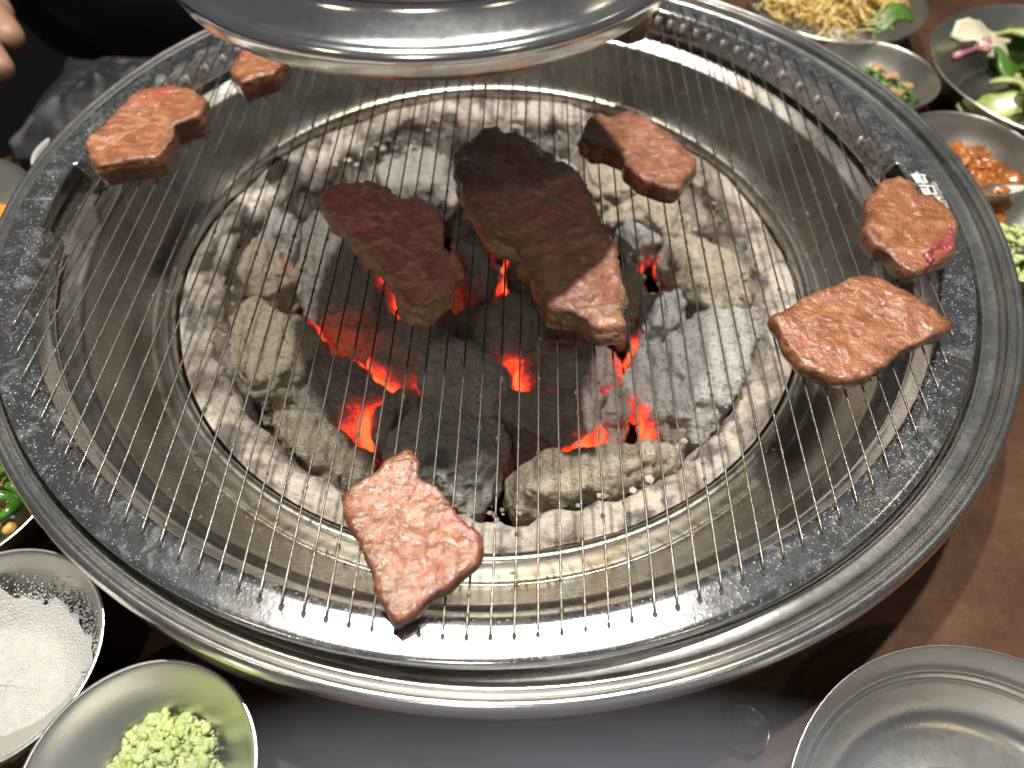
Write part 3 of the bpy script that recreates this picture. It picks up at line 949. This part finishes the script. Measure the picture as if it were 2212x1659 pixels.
def meat_part(parent, name, pts, kind, z0, th, rough=0.006):
    """A fat seam or raw patch that belongs to a piece of meat."""
    global meat_n
    meat_n += 1
    P = np.array([at(x, y, z0 + 0.6 * th)[:2] for x, y in pts])
    Q = np.roll(P, -1, 0)
    P = np.stack([P, P * 0.5 + Q * 0.5], 1).reshape(-1, 2)
    P3 = np.c_[P, np.zeros(len(P))]
    P = P + 0.007 * np.stack([fbm(P3, 34, 600 + meat_n, 2), fbm(P3, 34, 640 + meat_n, 2)], 1)
    V, N, F = slab(P, z0, z0 + th, 0.0045, 0.8, 3, (0, 0), 0.9, 1)
    V = V + N * (fbm(V, 26, 700 + meat_n, 3) * rough)[:, None]
    p = obj(name, V, F, M_MEAT[kind], parent)
    p.data.attributes.new('sear', 'FLOAT', 'POINT').data.foreach_set('value', np.full(len(V), 0.15, np.float32))
    return p


meat([(735, 1080), (780, 1045), (830, 1010), (862, 990), (880, 980), (898, 995), (903, 1030), (945, 1060), (965, 1085), (985, 1120), (1015, 1150), (1055, 1165), (1050, 1200), (1000, 1250), (950, 1280), (925, 1300), (890, 1345), (868, 1372), (850, 1360), (845, 1330), (825, 1290), (790, 1220), (765, 1165), (740, 1120)],
     'cooked', 'browned glossy piece of beef with a pointed tip over the front of the ring', th=0.040)
meat([(1668, 704), (1692, 684), (1709, 660), (1757, 632), (1815, 619), (1866, 607), (1907, 625), (1952, 643), (2003, 673), (2037, 697), (2054, 714), (2034, 731), (1989, 752), (1941, 776), (1880, 810), (1859, 827), (1825, 844), (1781, 834), (1740, 807), (1702, 776), (1675, 738)],
     'cooked', 'seared piece of beef on the right, kite shaped with one pink spot', th=0.040)
m_corner = meat([(1866, 431), (1897, 400), (1935, 393), (1962, 407), (1986, 434), (2020, 441), (2051, 468), (2066, 509), (2058, 543), (2037, 566), (1989, 591), (1962, 605), (1941, 595), (1911, 567), (1866, 533), (1862, 485)],
     'cooked', 'browned beef piece with a raw red lower corner beside the printed logo', th=0.042)
meat([(1270, 267), (1280, 254), (1305, 273), (1356, 254), (1391, 267), (1426, 289), (1448, 318), (1480, 333), (1508, 356), (1496, 397), (1461, 432), (1423, 419), (1385, 406), (1347, 378), (1337, 352), (1305, 337), (1274, 337), (1248, 318), (1258, 289)],
     'pinkish', 'pale pink half cooked beef piece at the back right over pale coals', th=0.05)
m_long = meat([(975, 345), (990, 325), (1020, 305), (1065, 292), (1110, 297), (1140, 310), (1165, 335), (1200, 355), (1245, 390), (1255, 415), (1285, 465), (1310, 530), (1335, 600), (1352, 650), (1348, 700), (1345, 735), (1310, 745), (1270, 728), (1245, 702), (1215, 697), (1180, 690), (1160, 650), (1150, 600), (1125, 575), (1130, 545), (1075, 535), (1045, 510), (1035, 480), (1010, 450), (1000, 410), (985, 375)],
     'grill', 'longest strip of beef, brownish pink with curled edges, at the centre of the grate', th=0.06, rough=0.010)
m_raw = meat([(687, 425), (700, 417), (745, 408), (800, 415), (850, 440), (880, 455), (910, 452), (940, 475), (958, 510), (960, 540), (975, 570), (998, 600), (990, 630), (960, 660), (925, 680), (900, 687), (870, 670), (865, 645), (840, 610), (815, 575), (780, 545), (745, 510), (710, 475), (690, 450)],
     'raw', 'raw red strip of beef left of the longest strip', th=0.055, rough=0.010)
meat([(190, 342), (236, 297), (273, 260), (318, 222), (369, 212), (441, 214), (458, 239), (446, 278), (393, 300), (376, 345), (362, 369), (308, 379), (219, 393), (205, 369)],
     'cooked', 'browned thick beef piece at the left over the edge of the ring', th=0.060, zref=0.03)
meat([(533, 115), (581, 126), (636, 147), (615, 178), (581, 191), (530, 208), (502, 178), (523, 147)],
     'cooked', 'small browned beef piece at the back left beside the hood', th=0.062, zref=0.03)
meat([(1340, 8), (1403, 25), (1408, 45), (1399, 65), (1362, 72), (1318, 60), (1310, 30)],
     'cooked', 'small reddish beef piece at the far back right, half hidden by the hood', th=0.07)

meat_part(m_corner, 'raw_corner', [(1978, 568), (2005, 545), (2035, 515), (2060, 492), (2068, 512), (2060, 545), (2038, 568), (2000, 590)], 'edge', 0.010, 0.044)
meat_part(m_long, 'fat_edge', [(990, 395), (1012, 425), (1040, 470), (1078, 500), (1120, 520), (1140, 548), (1125, 566), (1078, 548), (1040, 518), (1025, 480), (1000, 445), (985, 410)], 'fat', 0.006, 0.040)
meat_part(m_long, 'fat_edge', [(1128, 548), (1152, 575), (1172, 620), (1190, 662), (1225, 690), (1215, 704), (1178, 698), (1152, 655), (1142, 605), (1118, 575)], 'fat', 0.006, 0.038)
meat_part(m_long, 'fat_nub', [(1208, 668), (1225, 645), (1250, 645), (1258, 662), (1240, 692), (1218, 702)], 'fat', 0.010, 0.052, 0.002)
meat_part(m_long, 'fat_edge', [(1120, 300), (1150, 318), (1182, 345), (1222, 372), (1250, 402), (1258, 420), (1240, 412), (1200, 378), (1160, 352), (1130, 325)], 'fat', 0.006, 0.050)
meat_part(m_raw, 'fat_end', [(872, 640), (900, 625), (945, 635), (975, 625), (985, 640), (955, 668), (922, 688), (890, 690), (866, 670)], 'fat', 0.006, 0.048)

# ------------------------------------------------------------------ exhaust hood
HC = (-0.10, 0.04)
hd = empty('exhaust_hood', (HC[0], HC[1], 0.52))
tag(hd, 'polished steel exhaust pipe end with a flared lip hanging over the grate', 'exhaust hood')
hp = smooth_profile([(0.0, 1.35), (0.17, 1.35), (0.18, 1.33), (0.18, 0.92), (0.25, 0.76), (0.366, 0.628), (0.384, 0.622), (0.390, 0.614), (0.390, 0.602), (0.391, 0.592), (0.400, 0.582), (0.428, 0.562),
                     (0.442, 0.558), (0.450, 0.552), (0.451, 0.545), (0.446, 0.530), (0.440, 0.516), (0.433, 0.510), (0.426, 0.514), (0.416, 0.540), (0.380, 0.58), (0.33, 0.64), (0.24, 0.74), (0.17, 0.90), (0.17, 1.30), (0.0, 1.30)], 4)
V, F = lathe(hp, 200, HC)
obj('flared_lip', V, F, M_HOOD, hd)

# ------------------------------------------------------------------ dishes
def dish(name, c, r, zr, depth, label, mat=M_DISH, flat=0.45, cat='dish', group='steel side dishes on the table', lip=0.008, thick=0.006, steps=None):
    e = empty(name, (c[0], c[1], zr - depth))
    tag(e, label, cat, group)
    zb = zr - depth
    inner = [(0.0, zb + thick), (flat * r, zb + thick), (flat * r + 0.3 * (r - flat * r), zb + thick + 0.16 * depth), (flat * r + 0.7 * (r - flat * r), zb + thick + 0.55 * depth), (r - lip, zr - 0.004)]
    if steps: inner = steps
    prof = inner + [(r - 0.002, zr), (r, zr - 0.002), (r - 0.004, zr - 0.008)] + [(x + 0.002, z - thick - 0.004) for x, z in inner[::-1][1:-1]] + [(0.0, zb)]
    prof = smooth_profile(prof, 4)
    prof = [(max(x, 0.0), z) for x, z in prof]
    V, F = lathe(prof, 120, c)
    obj('bowl', V, F, mat, e)
    return e


d_salt = dish('salt_dish', (-0.785, -1.003), 0.184, -0.150, 0.10, 'small shallow steel dish holding white salt at the lower left', flat=0.5)
d_was = dish('wasabi_dish', (-0.478, -1.181), 0.176, -0.145, 0.11, 'small steel dish with grated wasabi at the bottom left', flat=0.35)
st_in = [(0.0, ZT + 0.012), (0.14, ZT + 0.012), (0.160, ZT + 0.014), (0.165, ZT + 0.022), (0.172, ZT + 0.016), (0.245, ZT + 0.024), (0.285, ZT + 0.075), (0.292, ZT + 0.090), (0.304, ZT + 0.096), (0.310, ZT + 0.116), (0.326, ZT + 0.145)]
d_emp = dish('empty_dish', (0.803, -1.278), 0.332, -0.150, 0.15, 'large empty stepped steel plate at the bottom right', mat=M_DISH2, steps=st_in)
d_noo = dish('noodle_bowl', (1.137, 1.275), 0.31, -0.15, 0.15, 'steel bowl of yellow shreds behind the grill at the top right', flat=0.5)
d_gar = dish('garlic_bowl', (1.146, 0.794), 0.194, -0.15, 0.14, 'small steel bowl of toasted garlic and greens beside the back of the rim', flat=0.4)
d_sal = dish('salad_bowl', (1.73, 0.80), 0.40, -0.13, 0.17, 'large steel bowl of cut salad leaves at the right edge', flat=0.55)
V, F = lathe(smooth_profile([(0.385, -0.15), (0.40, -0.128), (0.455, -0.135), (0.46, -0.142), (0.45, -0.146), (0.39, -0.16)], 3), 120, (1.73, 0.80))
d_kim = dish('sauce_bowl', (1.305, 0.41), 0.19, -0.15, 0.13, 'small steel bowl of orange seasoned vegetables right of the printed logo', flat=0.5)
d_was2 = dish('wasabi_dish', (1.38, 0.10), 0.20, -0.17, 0.12, 'small steel dish of wasabi beside the right edge of the grill', flat=0.5)
d_chi = dish('chili_bowl', (-1.00, -0.68), 0.20, -0.16, 0.13, 'steel bowl of cut green chili at the left edge', flat=0.5)
d_car = dish('carrot_bowl', (-1.40, 0.10), 0.21, -0.17, 0.12, 'steel bowl of orange carrot at the far left edge', flat=0.5)
d_whi = dish('pale_plate', (-1.165, 0.37), 0.125, -0.19, 0.09, 'pale round plate tucked behind the left of the grill rim', mat=M_PORCELAIN, flat=0.6, cat='plate', group=None)
d_sau = dish('sauce_saucer', tuple(at(1614, 1572, -0.27)[:2]), 0.040, -0.276, 0.022, 'tiny dark saucer of brown sauce on the shaded table in front', mat=M_SAUCE, flat=0.4, cat='saucer', group=None, thick=0.004)

# contents ----------------------------------------------------------
def heap(name, mat, c, rx, ry, z0, h, n, s0, s1, label, cat, seed, bumpy=0.28, kind='stuff', flat=1.0):
    rng = random.Random(seed)
    mb = MB()
    for i in range(n):
        while True:
            u, v = rng.uniform(-1, 1), rng.uniform(-1, 1)
            if u * u + v * v < 1: break
        d = u * u + v * v
        edge = 0.75 + 0.25 * math.sin(5 * math.atan2(v, u) + seed)
        if d > edge: continue
        x, y = c[0] + u * rx, c[1] + v * ry
        z = z0 + h * (1 - d) ** 0.8 * rng.uniform(0.15, 1.0)
        s = rng.uniform(s0, s1)
        R = np.array(Matrix.Rotation(rng.uniform(0, 6.28), 3, 'Z') @ Matrix.Rotation(rng.uniform(-.8, .8), 3, 'X'))
        B = ICO2 if s > 0.008 else ICO1
        Vv = B[0] * np.array([s * rng.uniform(0.7, 1.6), s * rng.uniform(0.6, 1.0), s * rng.uniform(0.5, 0.9) * flat])
        Vv = Vv * (1 + bumpy * vnoise(Vv + i, 1.2 / s, i)[:, None])
        mb.add(Vv @ R.T + np.array([x, y, z]), B[1])
    o = mb.build(name, mat, origin=(c[0], c[1], z0))
    tag(o, label, cat, None, kind)
    return o


cw = at(350, 1660, -0.20)
heap('wasabi_heap', M_WASABI, (cw[0] - 0.005, cw[1] + 0.005), 0.105, 0.10, -0.245, 0.062, 2600, 0.003, 0.0105, 'coarse pale green grated wasabi heaped in the bottom left dish', 'wasabi', 3, bumpy=0.6)
heap('wasabi_heap', M_WASABI, (1.375, 0.085), 0.15, 0.14, -0.27, 0.09, 700, 0.006, 0.014, 'pale green wasabi heap in the dish beside the right edge of the grill', 'wasabi', 5, bumpy=0.6)
# salt: a thin uneven bed that follows the dish, with loose grains at its edge
rng = random.Random(4)
V, F = [], []
nr, na = 26, 90
for i in range(nr + 1):
    for j in range(na):
        a_ = 2 * math.pi * j / na
        R_ = 0.150 + 0.008 * math.sin(3 * a_ + 1) + 0.006 * math.sin(7 * a_) + 0.004 * math.sin(17 * a_) + 0.003 * math.sin(31 * a_)
        r_ = R_ * i / nr
        base = -0.244 + 0.072 * max(0, (r_ - 0.085) / 0.09) ** 1.6
        V.append((-0.786 + r_ * math.cos(a_), -1.032 + r_ * math.sin(a_), base + 0.003 + 0.004 * (1 - (i / nr) ** 6) + 0.0012 * math.sin(30 * r_ + 5 * a_)))
for i in range(nr):
    for j in range(na):
        k = (j + 1) % na
        F.append((i * na + j, (i + 1) * na + j, (i + 1) * na + k, i * na + k))
V = np.array(V); V[:, 2] += 0.0016 * fbm(V, 40, 9, 3)
mb = MB(); mb.add(V, F)
for k in range(2600):
    a_ = rng.uniform(0, 6.28)
    r_ = 0.140 + rng.expovariate(1 / 0.014)
    if r_ > 0.195 or math.hypot(-0.003 + r_ * math.cos(a_), -0.027 + r_ * math.sin(a_)) > 0.172: continue
    s = rng.uniform(0.0010, 0.0022)
    base = -0.244 + 0.072 * max(0, (r_ - 0.085) / 0.09) ** 1.6
    mb.add(ICO1[0] * s + np.array([-0.788 + r_ * math.cos(a_), -1.030 + r_ * math.sin(a_), -0.244 + 0.072 * max(0, (math.hypot(-0.003 + r_ * math.cos(a_), -0.027 + r_ * math.sin(a_)) - 0.085) / 0.09) ** 1.6 + 0.008]), ICO1[1])
tag(mb.build('salt_bed', M_SALT, origin=(-0.775, -1.02, -0.24)), 'fine white salt spread over the shallow dish at the lower left', 'salt', None, 'stuff')
# yellow shreds
rng = random.Random(9); mb = MB()
for k in range(700):
    a_ = rng.uniform(0, 6.28); r_ = 0.21 * math.sqrt(rng.random())
    x, y = 1.12 + r_ * math.cos(a_), 1.29 + r_ * math.sin(a_) * 0.9
    z = -0.205 + 0.16 * (1 - (r_ / 0.24) ** 2) * rng.uniform(0.6, 1)
    ph = rng.uniform(0, 6.28); L = rng.uniform(0.10, 0.20); cv = rng.uniform(-14, 14)
    pts = []
    for t_ in np.linspace(-0.5, 0.5, 9):
        q = ph + cv * t_ * L
        pts.append((x + L * t_ * math.cos(q), y + L * t_ * math.sin(q), z + 0.02 * math.sin(7 * t_ + ph)))
    V, F = tube(pts, 0.0032, 5)
    mb.add(V, F)
tag(mb.build('yellow_shreds', M_NOODLE, origin=(1.12, 1.29, -0.25)), 'tangled thin yellow shreds piled in the top right steel bowl', 'shreds', None, 'stuff')


def leaf(name, mat, c, sx, sy, rot, seed, label, cat, group=None, thick=0.006, curl=0.03, tiltx=0.0, lobes=0.18):
    rng = np.random.default_rng(seed)
    nr, na = 7, 22
    ph = rng.uniform(0, 6.28, 3)
    top = []
    for i in range(nr + 1):
        for j in range(na):
            a_ = 2 * np.pi * j / na
            R_ = 1 + lobes * np.sin(3 * a_ + ph[0]) + lobes * 0.6 * np.sin(5 * a_ + ph[1])
            u, v = R_ * i / nr * np.cos(a_), R_ * i / nr * np.sin(a_)
            top.append((u * sx, v * sy, curl * (np.sin(2.2 * u + ph[2]) + 0.6 * np.cos(3.1 * v + ph[1])) + tiltx * v * sy))
    top = np.array(top)
    V = np.concatenate([top, top - np.array([0, 0, thick])])
    n_ = len(top); F = []
    for i in range(nr):
        for j in range(na):
            k = (j + 1) % na
            F.append((i * na + j, (i + 1) * na + j, (i + 1) * na + k, i * na + k))
            F.append((n_ + i * na + j, n_ + i * na + k, n_ + (i + 1) * na + k, n_ + (i + 1) * na + j))
    for j in range(na):
        k = (j + 1) % na
        F.append((nr * na + j, n_ + nr * na + j, n_ + nr * na + k, nr * na + k))
    ca, sa = math.cos(rot), math.sin(rot)
    W = V.copy(); W[:, 0] = V[:, 0] * ca - V[:, 1] * sa; W[:, 1] = V[:, 0] * sa + V[:, 1] * ca
    o = obj(name, W + np.array(c), F, mat, origin=c)
    if '@' in label: label = placed(label, c)
    tag(o, label, cat, group)
    return o


USED = {}


def placed(label, c):
    """'... @x,y' -> the piece's place in its bowl, in words."""
    text, xy = label.split('@'); bx, by = (float(v) for v in xy.split(','))
    dx, dy = c[0] - bx, c[1] - by
    ew = 'right' if dx > 0.045 else 'left' if dx < -0.045 else ''
    ns = 'far' if dy > 0.045 else 'near' if dy < -0.045 else ''
    where = {('', ''): 'in the middle', ('far', ''): 'at the far side', ('near', ''): 'at the near side'}.get((ns, ew)) or ('at the %s %s' % (ns, ew) if ns else 'at the %s side' % ew)
    return (text.strip() + ' ' + where).replace('  ', ' ')


lp = at(1912, 40, -0.15)
leaf('green_leaf', M_LEAF, (lp[0], lp[1], -0.14), 0.085, 0.06, 0.4, 1, 'dark green leaf resting at the right of the yellow shreds', 'leaf', curl=0.02)
# salad
SAL = [(1.50, 0.66, M_LETTUCE), (1.57, 0.83, M_LEAF), (1.60, 0.60, M_LETTUCE), (1.70, 0.72, M_CABBAGE), (1.52, 0.93, M_CABBAGE), (1.66, 0.93, M_LEAF), (1.74, 0.58, M_LETTUCE), (1.80, 0.80, M_LETTUCE),
       (1.58, 0.74, M_LETTUCE), (1.46, 0.86, M_CABRED), (1.84, 0.95, M_LEAF), (1.65, 1.02, M_LETTUCE), (1.90, 0.68, M_CABBAGE), (1.70, 0.84, M_LEAF), (1.55, 0.55, M_LEAF), (1.76, 1.02, M_LEAF)]
nm = {M_LETTUCE.name: ('lettuce_piece', 'pale yellow green lettuce piece in the large salad bowl, @1.65,0.77'), M_LEAF.name: ('green_leaf_piece', 'deep green leaf piece in the large salad bowl, @1.65,0.77'),
      M_CABBAGE.name: ('cabbage_piece', 'creamy white cabbage piece in the large salad bowl, @1.65,0.77'), M_CABRED.name: ('onion_piece', 'purple onion slice at the left of the large salad bowl')}
for i, (x, y, m_) in enumerate(SAL):
    nme, lb = nm[m_.name]
    k_ = 0.45 if m_ is M_CABRED else 1.0
    leaf(nme, m_, (x, y, -0.165 + 0.014 * (i % 5)), 0.10 * k_, 0.075 * k_, i * 1.7, 40 + i, lb, 'salad', 'pieces of salad in the large bowl', thick=0.012, curl=0.022, tiltx=0.5 * math.sin(i * 2.1), lobes=0.25)
# garlic bowl
rng = random.Random(12)
for i in range(16):
    a_ = rng.uniform(0, 6.28); r_ = 0.115 * math.sqrt(rng.random())
    green = i % 3 == 0
    c_ = (1.125 + r_ * math.cos(a_), 0.765 + r_ * math.sin(a_), -0.178 + rng.uniform(0, 0.03))
    if green:
        leaf('green_onion_piece', M_LEAF, c_, 0.035, 0.018, a_ * 2, 80 + i, 'chopped green onion in the small garlic bowl, @1.125,0.765', 'green onion', 'bits in the garlic bowl', thick=0.008, curl=0.006)
    else:
        s = rng.uniform(0.012, 0.022)
        Vv = ICO3[0] * np.array([s * 1.4, s, s * 0.5]); Vv = Vv * (1 + 0.45 * vnoise(Vv + i, 70, i)[:, None])
        tag(obj('garlic_piece', Vv + np.array(c_), ICO3[1], M_GARLIC, origin=c_), placed('toasted garlic bit in the small bowl of greens, @1.125,0.765', c_), 'garlic', 'bits in the garlic bowl')
heap('chopped_greens', M_LEAF, (1.145, 0.77), 0.145, 0.135, -0.218, 0.05, 520, 0.006, 0.015, 'finely chopped greens under the garlic in the small back bowl', 'greens', 8)
heap('orange_vegetables', M_KIMCHI, (1.30, 0.37), 0.160, 0.145, -0.220, 0.055, 700, 0.008, 0.030, 'orange seasoned vegetables in glossy sauce beside the logo', 'seasoned vegetables', 2, bumpy=0.8, flat=0.4)
heap('minced_filling', M_SEED, (-1.00, -0.68), 0.12, 0.11, -0.265, 0.04, 160, 0.006, 0.014, 'yellow seeds among the cut green chili at the left edge', 'seeds', 6)
rng = random.Random(21)
for i in range(12):
    a_ = i * 2.4; r_ = 0.12 * math.sqrt((i + 0.4) / 12)
    c_ = np.array([-0.995 + r_ * math.cos(a_), -0.675 + r_ * math.sin(a_), -0.22 + 0.015 * (i % 4)])
    # a half ring of chili: bent thick tube
    ph = rng.uniform(0, 6.28)
    pts = [c_ + np.array([0.038 * math.cos(ph + t_), 0.030 * math.sin(ph + t_), 0.010 * math.sin(2 * t_)]) for t_ in np.linspace(0, 4.2, 14)]
    V, F = tube(pts, 0.0125 * np.sin(np.linspace(0.5, 2.64, 14)), 8)
    tag(obj('chili_slice', V, F, M_CHILI, origin=c_), placed('curled slice of glossy green chili in the left bowl, @-0.995,-0.675', c_), 'chili', 'green chili slices')
for i, (px, py) in enumerate([(2, 462), (8, 490), (-18, 480), (14, 470), (-6, 505)]):
    c_ = at(px, py, -0.20)
    V = ICO3[0] * np.array([0.045, 0.028, 0.022]); V = V * (1 + 0.12 * vnoise(V + i, 40, i)[:, None])
    R = np.array(Matrix.Rotation(i * 1.1, 3, 'Z'))
    tag(obj('carrot_piece', V @ R.T + c_, ICO3[1], M_CARROT, origin=c_), 'bright orange carrot chunk in the bowl at the far left edge', 'carrot', 'carrot chunks in the left bowl')

# ------------------------------------------------------------------ far side: seated person, hand, scarf
def skin_body(name, joints, edges, mat, parent=None, sub=2):
    """One continuous surface grown along joints [(x,y,z,r)]."""
    me = bpy.data.meshes.new(name)
    o0 = np.array(joints[0][:3])
    po = np.array(parent['_o']) if parent is not None else np.zeros(3)
    me.from_pydata([tuple((np.array(j[:3]) - o0) * K) for j in joints], edges, [])
    o = bpy.data.objects.new(name, me); COL.objects.link(o)
    o.location = Vector(o0 - po) * K
    if parent is not None: o.parent = parent
    o['_o'] = [float(x) for x in o0]
    m_ = o.modifiers.new('skin', 'SKIN'); m_.use_smooth_shade = True
    for v, j in zip(me.skin_vertices[0].data, joints):
        v.radius = (j[3] * K, j[3] * K)
    me.skin_vertices[0].data[0].use_root = True
    s_ = o.modifiers.new('sub', 'SUBSURF'); s_.levels = sub; s_.render_levels = sub
    me.materials.append(mat)
    return o


pe = empty('person', (-1.9, 2.5, -1.4))
tag(pe, 'person in black clothing at the far left, only fingertips and dark sleeve in view', 'person')
# black clothing: torso, shoulders, both arms as one surface
J = [(-1.75, 2.55, -1.3, 0.85), (-1.75, 2.65, -0.2, 0.95), (-1.75, 2.85, 1.0, 0.85), (-2.5, 2.75, 0.9, 0.42), (-3.0, 2.3, 0.2, 0.33), (-2.55, 1.65, -0.02, 0.24), (-2.2, 1.38, 0.0, 0.18),
     (-1.0, 2.75, 0.9, 0.42), (-0.5, 2.4, 0.1, 0.33), (-0.75, 2.1, -0.25, 0.24)]
skin_body('black_clothing', J, [(0, 1), (1, 2), (2, 3), (3, 4), (4, 5), (5, 6), (2, 7), (7, 8), (8, 9)], M_CLOTH, pe)
# hand: palm and five fingers, resting near the table edge
HZ = -0.05
tips = [at(14, 50, HZ), at(36, 102, HZ), at(14, 165, HZ)]
wr = np.array([-2.25, 1.40, -0.02])
pal = np.array([-1.98, 1.20, -0.02])
J = [(*wr, 0.11), (*pal, 0.13)]; E = [(0, 1)]
ends = [tips[0] + np.array([0.0, 0.02, 0]), tips[0] * 0.35 + tips[1] * 0.65 + np.array([0.0, 0.03, 0]), tips[1], tips[2], tips[2] + np.array([-0.03, -0.09, -0.02])]
rad = [0.050, 0.052, 0.055, 0.046, 0.040]
nails = []
for i, (t_, r_) in enumerate(zip([tips[0], tips[1], tips[2], tips[2] + np.array([-0.06, -0.10, -0.03])], [0.052, 0.056, 0.046, 0.040])):
    base = pal + np.array([0.07, 0.10 - 0.07 * i, 0])
    k1 = base * 0.6 + t_ * 0.4 + np.array([0, 0, 0.05]); k2 = base * 0.25 + t_ * 0.75 + np.array([0, 0, 0.03])
    n0 = len(J)
    J += [(*base, r_ * 1.05), (*k1, r_), (*k2, r_ * 0.95), (*t_, r_ * 0.85)]
    E += [(1, n0), (n0, n0 + 1), (n0 + 1, n0 + 2), (n0 + 2, n0 + 3)]
    nails.append((t_, r_))
n0 = len(J)
tb = wr * 0.6 + pal * 0.4 + np.array([0.06, 0.10, 0.0])
J += [(*tb, 0.07), (*(tb + np.array([0.12, 0.10, 0.02])), 0.06), (*(tb + np.array([0.22, 0.10, 0.0])), 0.05)]
E += [(1, n0), (n0, n0 + 1), (n0 + 1, n0 + 2)]
skin_body('hand', J, E, M_SKIN, pe)
# patterned scarf lying crumpled on the table edge
gx, gy = 60, 60
c_ = at(225, 215, -0.2)
V = []
for j in range(gy):
    for i in range(gx):
        u, v = i / (gx - 1) * 2 - 1, j / (gy - 1) * 2 - 1
        V.append((c_[0] + 0.21 * u + 0.05 * math.sin(4 * v), c_[1] + 0.26 * v, 0))
V = np.array(V)
e_ = np.clip(1.1 - np.maximum(np.abs((V[:, 0] - c_[0]) / 0.25), np.abs((V[:, 1] - c_[1]) / 0.28)), 0, 1)
V[:, 2] = ZT + 0.012 + 0.20 * e_ ** 0.7 + 0.06 * e_ * fbm(V, 7, 4, 3) + 0.03 * np.abs(vnoise(V, 14, 6)) * e_
F = [(j * gx + i, j * gx + i + 1, (j + 1) * gx + i + 1, (j + 1) * gx + i) for j in range(gy - 1) for i in range(gx - 1)]
so = obj('scarf', V, F, M_PATTERN, origin=(c_[0], c_[1], ZT))
tag(so, 'crumpled dark scarf with pale patches behind the left rim', 'scarf')
sm = so.modifiers.new('thickness', 'SOLIDIFY'); sm.thickness = 0.006 * K

# ------------------------------------------------------------------ smoke drifting off the front of the grill
V, F = ICO3
smk = obj('smoke', V * np.array([0.85, 0.26, 0.22]) + np.array([0.18, -1.30, -0.04]), F, None, origin=(0.18, -1.30, -0.04))
tag(smk, 'thin grey smoke drifting over the front of the grill', 'smoke', None, 'stuff')
sm_ = bpy.data.materials.new('smoke'); sm_.use_nodes = True
nt = sm_.node_tree; nt.nodes.clear()
om = nt.nodes.new('ShaderNodeOutputMaterial'); pv = nt.nodes.new('ShaderNodeVolumePrincipled')
pv.inputs['Color'].default_value = (0.74, 0.84, 1.0, 1)
pv.inputs['Anisotropy'].default_value = 0.1
tcn = nt.nodes.new('ShaderNodeTexCoord'); gm = nt.nodes.new('ShaderNodeMapping')
gm.inputs['Scale'].default_value = (1 / (0.85 * K), 1 / (0.26 * K), 1 / (0.22 * K))
ln = nt.nodes.new('ShaderNodeVectorMath'); ln.operation = 'LENGTH'
nz_ = nt.nodes.new('ShaderNodeTexNoise'); nz_.inputs['Scale'].default_value = 1.6; nz_.inputs['Detail'].default_value = 3
fall = nt.nodes.new('ShaderNodeMapRange'); fall.inputs[1].default_value = 0.25; fall.inputs[2].default_value = 0.97; fall.inputs[3].default_value = 1; fall.inputs[4].default_value = 0
nr_ = nt.nodes.new('ShaderNodeMapRange'); nr_.inputs[1].default_value = 0.35; nr_.inputs[2].default_value = 0.7; nr_.inputs[3].default_value = 14.0; nr_.inputs[4].default_value = 36.0
mu = nt.nodes.new('ShaderNodeMath'); mu.operation = 'MULTIPLY'
nt.links.new(tcn.outputs['Object'], gm.inputs['Vector']); nt.links.new(gm.outputs[0], ln.inputs[0]); nt.links.new(gm.outputs[0], nz_.inputs['Vector'])
nt.links.new(ln.outputs['Value'], fall.inputs[0]); nt.links.new(nz_.outputs['Fac'], nr_.inputs[0])
nt.links.new(fall.outputs[0], mu.inputs[0]); nt.links.new(nr_.outputs[0], mu.inputs[1]); nt.links.new(mu.outputs[0], pv.inputs['Density'])
nt.links.new(pv.outputs[0], om.inputs['Volume'])
smk.data.materials.append(sm_)
sc.cycles.volume_step_rate = 2.0
sc.cycles.volume_max_steps = 64

for o in bpy.data.objects:
    if '_o' in o: del o['_o']
    if '_z' in o: del o['_z']
